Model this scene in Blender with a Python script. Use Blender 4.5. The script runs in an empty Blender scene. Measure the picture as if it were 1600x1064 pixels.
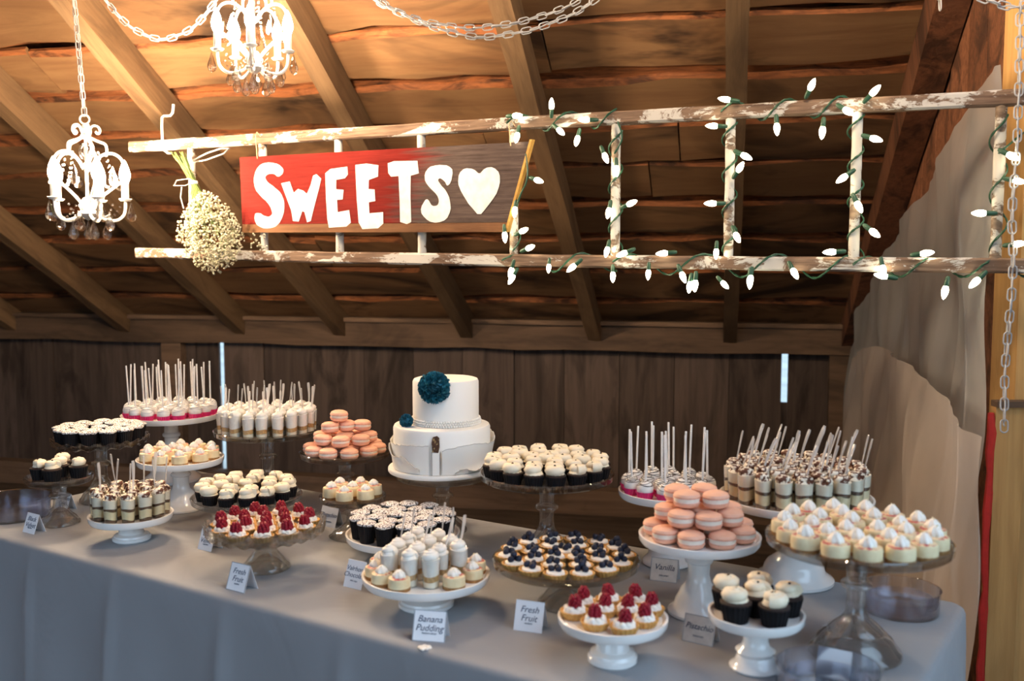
import bpy, bmesh, math, random
from mathutils import Vector, Matrix
random.seed(11)
R = math.radians
PI = math.pi
scene = bpy.context.scene
col = scene.collection

# ------------------------------------------------------------------ camera
FPX, PITCH, HC = 1555.6, R(4.9), 1.46
cam_d = bpy.data.cameras.new('camera')
cam = bpy.data.objects.new('camera', cam_d)
col.objects.link(cam)
cam.location = (0, 0, HC)
cam.rotation_euler = (R(90) - PITCH, 0, 0)
cam_d.sensor_width = 36
cam_d.lens = 35.0
cam_d.clip_start = 0.05
cam_d.dof.use_dof = True
cam_d.dof.focus_distance = 2.75
cam_d.dof.aperture_fstop = 3.5
scene.camera = cam

# ------------------------------------------------------------------ daylight and exposure
world = bpy.data.worlds.new('world')
scene.world = world
world.use_nodes = True
wb = world.node_tree.nodes['Background']
wb.inputs['Color'].default_value = (0.54, 0.76, 1.0, 1)
wb.inputs['Strength'].default_value = 2.15
scene.view_settings.view_transform = 'Standard'
scene.view_settings.look = 'None'
scene.view_settings.gamma = 1
scene.view_settings.use_curve_mapping = False
scene.view_settings.exposure = 0.72
scene.cycles.caustics_reflective = False
scene.cycles.caustics_refractive = False
scene.cycles.sample_clamp_indirect = 4
scene.cycles.max_bounces = 10
scene.cycles.transparent_max_bounces = 24
CHANDELIER_GLOW = 800.0
STRING_GLOW = 15.0

# ------------------------------------------------------------------ places
def ray(px, py):
    dx = (px - 800) / FPX; dy = (532 - py) / FPX
    return Vector((dx, math.cos(PITCH) + dy * math.sin(PITCH), -math.sin(PITCH) + dy * math.cos(PITCH)))
def on_z(px, py, z):
    r = ray(px, py); return Vector((0, 0, HC)) + r * ((z - HC) / r.z)
def at_y(px, py, Y):
    r = ray(px, py); return Vector((0, 0, HC)) + r * (Y / r.y)
def on_plane(px, py, p0, n):
    r = ray(px, py); o = Vector((0, 0, HC)); return o + r * ((p0 - o).dot(n) / r.dot(n))

TZ = 0.76                                   # table top
AZ = R(12.3)                                # the barn's back wall is turned a little
WD = Vector((math.sin(AZ), math.cos(AZ), 0))        # away from the viewer, square to the back wall
WR = Vector((math.cos(AZ), -math.sin(AZ), 0))       # along the back wall to the right
CORNER = Vector((1.856, 5.3, 0))
SLOPE = R(28.5)
EAVE_Z = 1.085
TU = Vector((.842, -.54, 0)); TN = Vector((.54, .842, 0))   # along the table, across the table
T_U0, T_U1, T_V0, T_V1 = -2.635, -.285, 1.361, 2.14
def table_pt(u, v, z=TZ): return TU * u + TN * v + Vector((0, 0, z))

# ------------------------------------------------------------------ mesh helpers
class MB:
    def __init__(s): s.v = []; s.f = []; s.m = []
    def add(s, vs, fs, mat=0, T=None):
        b = len(s.v)
        for p in vs:
            p = Vector(p); s.v.append(T @ p if T else p)
        for f in fs: s.f.append([i + b for i in f]); s.m.append(mat)
        return s
    def lathe(s, prof, n=24, mat=0, T=None, mod=None):
        vs = []; fs = []; rows = []
        for k, (r, z) in enumerate(prof):
            if r < 1e-6: rows.append([len(vs)]); vs.append((0, 0, z))
            else:
                row = []
                for i in range(n):
                    a = 2 * PI * i / n
                    rr, zz = (mod(a, r, z, k) if mod else (r, z))
                    row.append(len(vs)); vs.append((rr * math.cos(a), rr * math.sin(a), zz))
                rows.append(row)
        for a, b in zip(rows, rows[1:]):
            if len(a) == 1 and len(b) == 1: continue
            for i in range(n):
                j = (i + 1) % n
                if len(a) == 1: fs.append((a[0], b[j], b[i]))
                elif len(b) == 1: fs.append((a[i], a[j], b[0]))
                else: fs.append((a[i], a[j], b[j], b[i]))
        return s.add(vs, fs, mat, T)
    def tube(s, path, r, n=6, closed=False, mat=0, T=None, flat=1.0):
        pts = [Vector(p) for p in path]; L = len(pts); vs = []; fs = []
        rad = r if isinstance(r, (list, tuple)) else [r] * L
        prev = None
        for i, p in enumerate(pts):
            if closed: t = pts[(i + 1) % L] - pts[i - 1]
            else: t = pts[min(i + 1, L - 1)] - pts[max(i - 1, 0)]
            t = t.normalized() if t.length > 1e-9 else Vector((0, 0, 1))
            if prev is None:
                up = Vector((0, 0, 1)) if abs(t.z) < .9 else Vector((1, 0, 0))
                x = t.cross(up).normalized()
            else:
                x = (prev - t * prev.dot(t))
                x = x.normalized() if x.length > 1e-6 else t.orthogonal().normalized()
            prev = x; y = t.cross(x)
            for k in range(n):
                a = 2 * PI * k / n
                vs.append(p + (x * math.cos(a) + y * math.sin(a) * flat) * rad[i])
        segs = L if closed else L - 1
        for i in range(segs):
            for k in range(n):
                a = i * n; b = ((i + 1) % L) * n
                fs.append((a + k, a + (k + 1) % n, b + (k + 1) % n, b + k))
        if not closed:
            fs.append(tuple(reversed(range(n)))); fs.append(tuple(range((L - 1) * n, L * n)))
        return s.add(vs, fs, mat, T)
    def box(s, lo, hi, mat=0, T=None):
        x0, y0, z0 = lo; x1, y1, z1 = hi
        v = [(x0, y0, z0), (x1, y0, z0), (x1, y1, z0), (x0, y1, z0), (x0, y0, z1), (x1, y0, z1), (x1, y1, z1), (x0, y1, z1)]
        return s.add(v, [(3, 2, 1, 0), (4, 5, 6, 7), (0, 1, 5, 4), (1, 2, 6, 5), (2, 3, 7, 6), (3, 0, 4, 7)], mat, T)
    def ball(s, r, c=(0, 0, 0), n=10, m=6, mat=0, T=None, sz=1.0):
        pr = [(r * math.sin(PI * i / m), -r * sz * math.cos(PI * i / m)) for i in range(m + 1)]
        pr[0] = (0, pr[0][1]); pr[-1] = (0, pr[-1][1])
        M = Matrix.Translation(Vector(c))
        return s.lathe(pr, n, mat, (T @ M) if T else M)
    def prism(s, poly, z0, z1, mat=0, T=None):
        n = len(poly)
        area = sum(poly[i][0] * poly[(i + 1) % n][1] - poly[(i + 1) % n][0] * poly[i][1] for i in range(n))
        if area < 0: poly = poly[::-1]
        v = [(x, y, z0) for x, y in poly] + [(x, y, z1) for x, y in poly]
        f = [tuple(reversed(range(n))), tuple(range(n, 2 * n))]
        f += [(i, (i + 1) % n, n + (i + 1) % n, n + i) for i in range(n)]
        return s.add(v, f, mat, T)
    def mesh(s, name, mats, smooth=True, sharp=38):
        me = bpy.data.meshes.new(name)
        me.from_pydata([tuple(p) for p in s.v], [], s.f)
        bm = bmesh.new(); bm.from_mesh(me)
        bmesh.ops.recalc_face_normals(bm, faces=bm.faces[:]); bm.to_mesh(me); bm.free()
        if not isinstance(mats, (list, tuple)): mats = [mats]
        for m in mats: me.materials.append(m)
        if len(mats) > 1: me.polygons.foreach_set('material_index', s.m)
        if smooth:
            me.polygons.foreach_set('use_smooth', [True] * len(me.polygons))
            me.update()
            me.set_sharp_from_angle(angle=R(sharp))
        me.update()
        return me

def obj(name, me, parent=None, M=None):
    o = bpy.data.objects.new(name, me)
    col.objects.link(o)
    if parent: o.parent = parent
    if M is not None: o.matrix_basis = M
    return o
def tag(o, label=None, cat=None, group=None, kind=None):
    if label: o['label'] = label
    if cat: o['category'] = cat
    if group: o['group'] = group
    if kind: o['kind'] = kind
    return o
def root(name, label, cat, M, group=None):
    return tag(obj(name, None, None, M), label, cat, group)
def struct(name, M=None, me=None):
    return tag(obj(name, me, None, M), kind='structure')
def frame(o, x, y, z):
    M = Matrix.Identity(4)
    for i in range(3): M[i][0], M[i][1], M[i][2], M[i][3] = x[i], y[i], z[i], o[i]
    return M
def TR(v): return Matrix.Translation(Vector(v))
def RZ(a): return Matrix.Rotation(a, 4, 'Z')
def RX(a): return Matrix.Rotation(a, 4, 'X')
def RY(a): return Matrix.Rotation(a, 4, 'Y')
def SC(s): return Matrix.Scale(s, 4)

# ------------------------------------------------------------------ materials
MATS = {}
def base_mat(name):
    m = bpy.data.materials.new(name); m.use_nodes = True
    nt = m.node_tree; b = nt.nodes['Principled BSDF']
    MATS[name] = m
    return m, nt, b
def nd(nt, t, **kw):
    n = nt.nodes.new(t)
    for k, v in kw.items():
        if k.startswith('_'): setattr(n, k[1:], v)
        else: n.inputs[k].default_value = v
    return n
def ramp(nt, stops):
    n = nt.nodes.new('ShaderNodeValToRGB'); e = n.color_ramp.elements
    while len(e) < len(stops): e.new(0.5)
    for s, (p, c) in zip(e, stops):
        s.position = p; s.color = tuple(c) + (1,) if len(c) == 3 else c
    return n
def plain(name, c, rough=.5, c2=None, scale=60, bump=0.0, spec=.5, sss=0, coat=0, lo=.35, hi=.65, metal=0):
    m, nt, b = base_mat(name); L = nt.links.new
    b.inputs['Roughness'].default_value = rough
    b.inputs['Specular IOR Level'].default_value = spec
    b.inputs['Coat Weight'].default_value = coat
    b.inputs['Metallic'].default_value = metal
    if sss:
        b.inputs['Subsurface Weight'].default_value = sss
        b.inputs['Subsurface Radius'].default_value = (.01, .006, .004)
        b.inputs['Subsurface Scale'].default_value = .4
    c2 = c2 or tuple(x * .86 for x in c)
    tc = nd(nt, 'ShaderNodeTexCoord')
    no = nd(nt, 'ShaderNodeTexNoise', Scale=scale, Detail=4.0)
    L(tc.outputs['Object'], no.inputs['Vector'])
    r = ramp(nt, [(lo, c2), (hi, c)])
    L(no.outputs['Fac'], r.inputs['Fac'])
    L(r.outputs['Color'], b.inputs['Base Color'])
    if bump:
        bp = nd(nt, 'ShaderNodeBump', Strength=bump, Distance=.004)
        L(no.outputs['Fac'], bp.inputs['Height']); L(bp.outputs['Normal'], b.inputs['Normal'])
    return m
def wood(name, light, mid, dark, scale=2.2, stretch=(.35, 6, 6), rough=.8, stain=.5, spots=.0, bump=.35):
    m, nt, b = base_mat(name); L = nt.links.new
    b.inputs['Roughness'].default_value = rough
    b.inputs['Specular IOR Level'].default_value = .25
    tc = nd(nt, 'ShaderNodeTexCoord'); oi = nd(nt, 'ShaderNodeObjectInfo')
    mul = nd(nt, 'ShaderNodeMath', _operation='MULTIPLY'); mul.inputs[1].default_value = 37.0
    L(oi.outputs['Random'], mul.inputs[0])
    ad = nd(nt, 'ShaderNodeVectorMath', _operation='ADD')
    L(tc.outputs['Object'], ad.inputs[0]); L(mul.outputs[0], ad.inputs[1])
    mp = nd(nt, 'ShaderNodeMapping'); mp.inputs['Scale'].default_value = stretch
    L(ad.outputs[0], mp.inputs['Vector'])
    n1 = nd(nt, 'ShaderNodeTexNoise', Scale=scale * 2.5, Detail=7.0, Roughness=.65, Distortion=.6)
    L(mp.outputs[0], n1.inputs['Vector'])
    mp2 = nd(nt, 'ShaderNodeMapping'); mp2.inputs['Scale'].default_value = tuple(1 + (x - 1) * .35 for x in stretch)
    L(ad.outputs[0], mp2.inputs['Vector'])
    n2 = nd(nt, 'ShaderNodeTexNoise', Scale=scale, Detail=4.0, Roughness=.6, Distortion=1.2)
    L(mp2.outputs[0], n2.inputs['Vector'])
    r1 = ramp(nt, [(.28, mid), (.62, light)])
    L(n1.outputs['Fac'], r1.inputs['Fac'])
    r2 = ramp(nt, [(.36, (1, 1, 1)), (.52, (0, 0, 0))])
    L(n2.outputs['Fac'], r2.inputs['Fac'])
    sm = nd(nt, 'ShaderNodeMath', _operation='MULTIPLY'); sm.inputs[1].default_value = stain
    L(r2.outputs['Color'], sm.inputs[0])
    mx = nd(nt, 'ShaderNodeMix', _data_type='RGBA')
    L(sm.outputs[0], mx.inputs[0]); L(r1.outputs['Color'], mx.inputs[6]); mx.inputs[7].default_value = tuple(dark) + (1,)
    hv = nd(nt, 'ShaderNodeHueSaturation')
    mr = nd(nt, 'ShaderNodeMapRange'); mr.inputs['To Min'].default_value = .72; mr.inputs['To Max'].default_value = 1.2
    L(oi.outputs['Random'], mr.inputs['Value']); L(mr.outputs[0], hv.inputs['Value'])
    L(mx.outputs[2], hv.inputs['Color'])
    L(hv.outputs['Color'], b.inputs['Base Color'])
    bp = nd(nt, 'ShaderNodeBump', Strength=bump, Distance=.006)
    L(n1.outputs['Fac'], bp.inputs['Height']); L(bp.outputs['Normal'], b.inputs['Normal'])
    return m
def peeling(name, wood_c, wood_d, paint, cover=.5):
    m, nt, b = base_mat(name); L = nt.links.new
    b.inputs['Roughness'].default_value = .85; b.inputs['Specular IOR Level'].default_value = .1
    tc = nd(nt, 'ShaderNodeTexCoord')
    mp = nd(nt, 'ShaderNodeMapping'); mp.inputs['Scale'].default_value = (1, 2.2, 2.2)
    L(tc.outputs['Object'], mp.inputs['Vector'])
    n1 = nd(nt, 'ShaderNodeTexNoise', Scale=5.5, Detail=9.0, Roughness=.72, Distortion=.5)
    L(mp.outputs[0], n1.inputs['Vector'])
    mp2 = nd(nt, 'ShaderNodeMapping'); mp2.inputs['Scale'].default_value = (1, 14, 14)
    L(tc.outputs['Object'], mp2.inputs['Vector'])
    n2 = nd(nt, 'ShaderNodeTexNoise', Scale=9.0, Detail=6.0)
    L(mp2.outputs[0], n2.inputs['Vector'])
    rw = ramp(nt, [(.35, wood_d), (.65, wood_c)]); L(n2.outputs['Fac'], rw.inputs['Fac'])
    rp = ramp(nt, [(.5 - (cover - .5) * .4 - .015, (0, 0, 0)), (.5 - (cover - .5) * .4 + .015, (1, 1, 1))])
    L(n1.outputs['Fac'], rp.inputs['Fac'])
    mx = nd(nt, 'ShaderNodeMix', _data_type='RGBA')
    L(rp.outputs['Color'], mx.inputs[0]); L(rw.outputs['Color'], mx.inputs[6]); mx.inputs[7].default_value = tuple(paint) + (1,)
    L(mx.outputs[2], b.inputs['Base Color'])
    bp = nd(nt, 'ShaderNodeBump', Strength=.5, Distance=.003)
    L(rp.outputs['Color'], bp.inputs['Height']); L(bp.outputs['Normal'], b.inputs['Normal'])
    return m
def glass(name, tint=(1, 1, 1), clear=.5, rough=0.0, ior=1.46):
    m, nt, b = base_mat(name); L = nt.links.new
    g = nd(nt, 'ShaderNodeBsdfGlass', Roughness=rough, IOR=ior); g.inputs['Color'].default_value = tuple(tint) + (1,)
    t = nd(nt, 'ShaderNodeBsdfTransparent'); t.inputs['Color'].default_value = tuple(tint) + (1,)
    gl = nd(nt, 'ShaderNodeBsdfGlossy', Roughness=.03)
    fc = nd(nt, 'ShaderNodeLayerWeight', Blend=.5)
    pw = nd(nt, 'ShaderNodeMath', _operation='POWER'); pw.inputs[1].default_value = 3.2
    L(fc.outputs['Facing'], pw.inputs[0])
    lw = nd(nt, 'ShaderNodeMath', _operation='MULTIPLY_ADD'); lw.inputs[1].default_value = .8; lw.inputs[2].default_value = .045
    L(pw.outputs[0], lw.inputs[0])
    mx = nd(nt, 'ShaderNodeMixShader', Fac=clear)
    L(g.outputs[0], mx.inputs[1]); L(t.outputs[0], mx.inputs[2])
    m2 = nd(nt, 'ShaderNodeMixShader')
    L(lw.outputs[0], m2.inputs[0]); L(mx.outputs[0], m2.inputs[1]); L(gl.outputs[0], m2.inputs[2])
    L(m2.outputs[0], nt.nodes['Material Output'].inputs['Surface'])
    nt.nodes.remove(b)
    return m
def film(name, c, see=.35, trans=.5, rough=.35):
    m, nt, b = base_mat(name); L = nt.links.new
    t = nd(nt, 'ShaderNodeBsdfTransparent')
    d = nd(nt, 'ShaderNodeBsdfDiffuse'); tl = nd(nt, 'ShaderNodeBsdfTranslucent')
    tc = nd(nt, 'ShaderNodeTexCoord'); no = nd(nt, 'ShaderNodeTexNoise', Scale=3.0, Detail=4.0)
    L(tc.outputs['Object'], no.inputs['Vector'])
    r = ramp(nt, [(.3, tuple(x * .8 for x in c)), (.7, c)]); L(no.outputs['Fac'], r.inputs['Fac'])
    L(r.outputs['Color'], d.inputs['Color']); L(r.outputs['Color'], tl.inputs['Color'])
    n3 = nd(nt, 'ShaderNodeTexNoise', Scale=4.0, Detail=2.5, Roughness=.5, Distortion=1.5); mp = nd(nt, 'ShaderNodeMapping')
    mp.inputs['Scale'].default_value = (1, 1, .35); L(tc.outputs['Object'], mp.inputs['Vector']); L(mp.outputs[0], n3.inputs['Vector'])
    bp = nd(nt, 'ShaderNodeBump', Strength=.28, Distance=.03); L(n3.outputs['Fac'], bp.inputs['Height'])
    g = nd(nt, 'ShaderNodeBsdfGlossy', Roughness=rough)
    for q in (d, tl, g): L(bp.outputs['Normal'], q.inputs['Normal'])
    m1 = nd(nt, 'ShaderNodeMixShader', Fac=trans); L(d.outputs[0], m1.inputs[1]); L(tl.outputs[0], m1.inputs[2])
    m2 = nd(nt, 'ShaderNodeMixShader', Fac=see); L(m1.outputs[0], m2.inputs[1]); L(t.outputs[0], m2.inputs[2])
    m3 = nd(nt, 'ShaderNodeMixShader', Fac=.10); L(m2.outputs[0], m3.inputs[1]); L(g.outputs[0], m3.inputs[2])
    L(m3.outputs[0], nt.nodes['Material Output'].inputs['Surface'])
    nt.nodes.remove(b)
    return m
def glow(name, c, s):
    m, nt, b = base_mat(name)
    b.inputs['Base Color'].default_value = tuple(c) + (1,)
    b.inputs['Emission Color'].default_value = tuple(c) + (1,)
    b.inputs['Emission Strength'].default_value = s
    return m
def speckle(name, c, dot, scale=260, amount=.45):
    m, nt, b = base_mat(name); L = nt.links.new
    b.inputs['Roughness'].default_value = .7
    tc = nd(nt, 'ShaderNodeTexCoord'); vo = nd(nt, 'ShaderNodeTexVoronoi', Scale=scale)
    L(tc.outputs['Object'], vo.inputs['Vector'])
    r = ramp(nt, [(amount, dot), (amount + .06, c)]); L(vo.outputs['Distance'], r.inputs['Fac'])
    L(r.outputs['Color'], b.inputs['Base Color'])
    bp = nd(nt, 'ShaderNodeBump', Strength=.5, Distance=.002, _invert=True)
    L(vo.outputs['Distance'], bp.inputs['Height']); L(bp.outputs['Normal'], b.inputs['Normal'])
    return m

m_roof = wood('roof_boards', (.225, .122, .056), (.155, .074, .033), (.028, .015, .009), 1.3, (.55, 4.0, 4.0), stain=.9)
m_bark = wood('roof_bark_edges', (.30, .105, .036), (.10, .036, .016), (.015, .008, .006), 5, (.6, 4, 4), stain=.85)
m_rafter = wood('rafter_timber', (.19, .114, .058), (.125, .071, .036), (.04, .023, .013), 2.0, (.4, 6, 6), stain=.4)
m_wall = wood('weathered_wall_boards', (.108, .076, .061), (.064, .044, .036), (.02, .014, .011), 1.6, (7, 7, .35), stain=.7)
m_beam = wood('beam_timber', (.17, .105, .066), (.10, .062, .04), (.03, .02, .014), 1.8, (.3, 6, 6), stain=.5)
m_gable = wood('gable_boards', (.25, .10, .048), (.13, .052, .026), (.03, .015, .01), 2.0, (8, 8, .3), stain=.7)
m_newwood = wood('fresh_pine', (.62, .37, .14), (.48, .26, .09), (.25, .12, .04), 2.0, (7, 7, .3), stain=.35)
m_floor = wood('floor_boards', (.12, .085, .06), (.07, .05, .035), (.03, .02, .015), 2, (.4, 5, 5))
m_red = plain('red_edge', (.50, .02, .015), .6)
m_rail = peeling('peeling_rail', (.20, .135, .095), (.10, .063, .045), (.46, .44, .41), .42)
m_rung = peeling('peeling_rung', (.24, .18, .13), (.13, .09, .065), (.52, .50, .45), .58)
m_paint = plain('white_sign_paint', (.72, .71, .69), .8, (.60, .59, .57), 40, .15, spec=.1)
m_goldwood = wood('golden_edge_strip', (.55, .32, .08), (.42, .22, .05), (.2, .1, .03), 5, (.4, 5, 5), stain=.3)
m_wire = plain('green_wire', (.012, .065, .032), .5)
m_twine = plain('twine', (.42, .30, .17), .9)
m_lamp = glow('warm_bulb', (1.0, .75, .49), CHANDELIER_GLOW)
m_fairy = glow('fairy_bulb', (1.0, .86, .58), STRING_GLOW)
m_chain = plain('white_chain', (.42, .42, .43), .5)
m_enamel = plain('white_enamel', (.86, .84, .80), .3)
m_crystal = glass('crystal', (1, .99, .98), .5, ior=1.5)
m_glass = glass('pressed_glass', (.99, .998, .994), .68)
m_amber = glass('honey_glass', (.975, .94, .86), .62)
m_clear = glass('clear_cup', (1, 1, 1), .97)
m_spoon = film('clear_spoon_plastic', (.86, .86, .87), .55, .4, .12)
m_tub = glass('lilac_plastic', (.955, .96, .995), .6, .03, 1.3)
m_milk = plain('milk_glass', (.88, .86, .83), .16, (.85, .83, .80), 8, coat=.5)
m_cloth_c = (.275, .28, .295)
m_sheet = film('hazy_plastic', (.58, .60, .60), .36, .5, .3)
m_wrap = film('tan_plastic', (.66, .57, .50), .34, .4, .3)
m_card = plain('card_paper', (.82, .83, .86), .7, (.80, .81, .84), 30)
m_cardshade = plain('card_paper_shaded_stock', (.62, .60, .57), .7)  # the same card paper with shade put into its colour, for two fronts
m_ink = plain('navy_ink', (.03, .05, .11), .7)
m_edge = plain('silver_border', (.33, .35, .38), .5)
m_cream = plain('buttercream', (.86, .76, .58), .55, (.82, .70, .50), 90, .1, sss=.05)
m_white = plain('whipped_cream', (.90, .86, .78), .5, (.86, .80, .70), 120, .12, sss=.05)
m_choc = plain('chocolate_cake', (.032, .014, .009), .75, (.018, .008, .005), 200, .4)
m_liner = plain('black_liner', (.008, .007, .008), .6, spec=.15)
m_pink = plain('magenta_liner', (.62, .008, .13), .5)
m_pearl = plain('dark_sugar_pearl', (.02, .012, .010), .25)
m_stick = plain('paper_stick', (.84, .80, .74), .6)
m_candy = plain('white_candy_coat', (.84, .80, .74), .35)
m_dark = plain('dark_drizzle', (.05, .035, .03), .4)
m_cheese = plain('cheesecake', (.82, .69, .43), .55, (.74, .58, .33), 70, .1, sss=.05)
m_crust = plain('biscuit_crust', (.42, .22, .075), .85, (.26, .12, .04), 180, .5)
m_swirl = plain('raspberry_swirl', (.80, .62, .38), .45, (.45, .06, .07), 75, lo=.44, hi=.52)
m_flake = plain('coconut_flake', (.88, .78, .52), .6)
m_tart = plain('tart_shell', (.66, .37, .11), .7, (.50, .25, .06), 120, .3)
m_rasp = plain('raspberry', (.29, .003, .018), .38, (.20, .002, .012), 150, spec=.3)
m_blue = plain('blueberry', (.016, .022, .045), .45, (.008, .011, .024), 90, spec=.3)
m_mac = plain('macaron_shell', (.88, .49, .34), .55, (.85, .45, .30), 90, .08)
m_macfoot = plain('macaron_foot', (.84, .44, .31), .85, (.74, .36, .25), 300, .6)
m_macfill = plain('macaron_filling', (.90, .78, .66), .5)
m_sprinkle = speckle('speckled_chocolate_top', (.09, .055, .045), (.84, .80, .77), 300, .55)
m_custard = plain('vanilla_custard', (.86, .73, .45), .45, (.82, .67, .38), 60, sss=.05)
m_mousse = plain('mascarpone', (.88, .80, .62), .5, (.84, .74, .54), 60, sss=.05)
m_spongec = plain('soaked_sponge', (.17, .085, .035), .7, (.09, .04, .016), 160, .4)
m_crumb = plain('gold_crumb', (.62, .38, .15), .8, (.44, .24, .09), 220, .6)
m_cocoa = plain('cocoa_dusted_cream', (.86, .77, .62), .7, (.11, .034, .014), 110, lo=.47, hi=.54)
m_fondant = plain('fondant', (.86, .83, .78), .5, (.84, .81, .75), 12, sss=.03)
m_torn = plain('torn_grey_edge', (.42, .39, .36), .7)
m_bark2 = plain('bark_slot', (.07, .028, .012), .8, (.40, .26, .11), 150, .6, lo=.36, hi=.46)
m_teal = plain('teal_sugar', (.022, .185, .25), .6, (.008, .075, .11), 60)
m_bloom = plain('gypsophila', (.47, .44, .33), .7, (.30, .28, .17), 40)
m_stem = plain('green_stems', (.10, .15, .03), .7, (.06, .09, .015), 60)
m_ribbon = plain('white_ribbon', (.84, .82, .78), .5)
m_metal = plain('table_steel', (.3, .3, .3), .4, metal=.6)

def cloth_material():
    m, nt, b = base_mat('grey_linen'); L = nt.links.new
    b.inputs['Roughness'].default_value = .85
    b.inputs['Sheen Weight'].default_value = .2
    tc = nd(nt, 'ShaderNodeTexCoord')
    n1 = nd(nt, 'ShaderNodeTexNoise', Scale=2.2, Detail=5.0); L(tc.outputs['Object'], n1.inputs['Vector'])
    r = ramp(nt, [(.3, tuple(x * .90 for x in m_cloth_c)), (.7, m_cloth_c)]); L(n1.outputs['Fac'], r.inputs['Fac'])
    L(r.outputs['Color'], b.inputs['Base Color'])
    n2 = nd(nt, 'ShaderNodeTexNoise', Scale=4.5, Detail=3.0, Distortion=.8); L(tc.outputs['Object'], n2.inputs['Vector'])
    bp = nd(nt, 'ShaderNodeBump', Strength=.35, Distance=.02); L(n2.outputs['Fac'], bp.inputs['Height'])
    L(bp.outputs['Normal'], b.inputs['Normal'])
    return m
m_cloth = cloth_material()
def sign_material():
    m, nt, b = base_mat('red_to_bare_board'); L = nt.links.new
    b.inputs['Roughness'].default_value = .85; b.inputs['Specular IOR Level'].default_value = .08
    tc = nd(nt, 'ShaderNodeTexCoord')
    mp = nd(nt, 'ShaderNodeMapping'); mp.inputs['Scale'].default_value = (1.0, 1, 16)
    L(tc.outputs['Object'], mp.inputs['Vector'])
    n1 = nd(nt, 'ShaderNodeTexNoise', Scale=6.0, Detail=8.0, Roughness=.65); L(mp.outputs[0], n1.inputs['Vector'])
    rr = ramp(nt, [(.3, (.10, .008, .006)), (.7, (.165, .015, .011))]); L(n1.outputs['Fac'], rr.inputs['Fac'])
    rg = ramp(nt, [(.3, (.036, .025, .022)), (.7, (.11, .08, .07))]); L(n1.outputs['Fac'], rg.inputs['Fac'])
    sx = nd(nt, 'ShaderNodeSeparateXYZ'); L(tc.outputs['Object'], sx.inputs[0])
    n2 = nd(nt, 'ShaderNodeTexNoise', Scale=4.0, Detail=4.0); L(mp.outputs[0], n2.inputs['Vector'])
    a1 = nd(nt, 'ShaderNodeMath', _operation='MULTIPLY_ADD'); L(n2.outputs['Fac'], a1.inputs[0]); a1.inputs[1].default_value = .35
    L(sx.outputs['X'], a1.inputs[2])
    a2 = nd(nt, 'ShaderNodeMath', _operation='MULTIPLY_ADD'); L(sx.outputs['Z'], a2.inputs[0]); a2.inputs[1].default_value = -.45
    L(a1.outputs[0], a2.inputs[2])
    mr = nd(nt, 'ShaderNodeMapRange'); mr.inputs['From Min'].default_value = .74; mr.inputs['From Max'].default_value = .88
    L(a2.outputs[0], mr.inputs['Value'])
    mx = nd(nt, 'ShaderNodeMix', _data_type='RGBA'); L(mr.outputs[0], mx.inputs[0])
    L(rr.outputs['Color'], mx.inputs[6]); L(rg.outputs['Color'], mx.inputs[7])
    L(mx.outputs[2], b.inputs['Base Color'])
    bp = nd(nt, 'ShaderNodeBump', Strength=.4, Distance=.003); L(n1.outputs['Fac'], bp.inputs['Height'])
    L(bp.outputs['Normal'], b.inputs['Normal'])
    return m
m_sign = sign_material()

# ------------------------------------------------------------------ the barn
def plank_mesh(name, length, width, thick, mat, wavy=.008, seg=10, wane=None):
    """long axis local X, width local Y, thickness local Z (0..-thick); wane = bark left along both edges"""
    mb = MB(); vs = []; fs = []; ms = []
    for i in range(seg + 1):
        x = -length / 2 + length * i / seg
        a = -width / 2 + random.uniform(-wavy, wavy); c = width / 2 + random.uniform(-wavy, wavy)
        zz = random.uniform(-.003, .003)
        w0, w1 = ((random.uniform(.004, .03), random.uniform(.003, .022)) if wane else (.004, .004))
        vs += [(x, a, zz - .012), (x, a + w0, zz), (x, c - w1, zz), (x, c, zz - .012), (x, c, -thick), (x, a, -thick)]
    for i in range(seg):
        k = i * 6
        for q in range(6):
            fs.append((k + q, k + (q + 1) % 6, k + 6 + (q + 1) % 6, k + 6 + q)); ms.append(0 if q == 1 else 1)
    fs.append(tuple(reversed(range(6)))); k = seg * 6; fs.append(tuple(range(k, k + 6))); ms += [0, 0]
    mb.add(vs, fs); mb.m = ms
    return mb.mesh(name, [mat, wane or mat], smooth=False)

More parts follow.
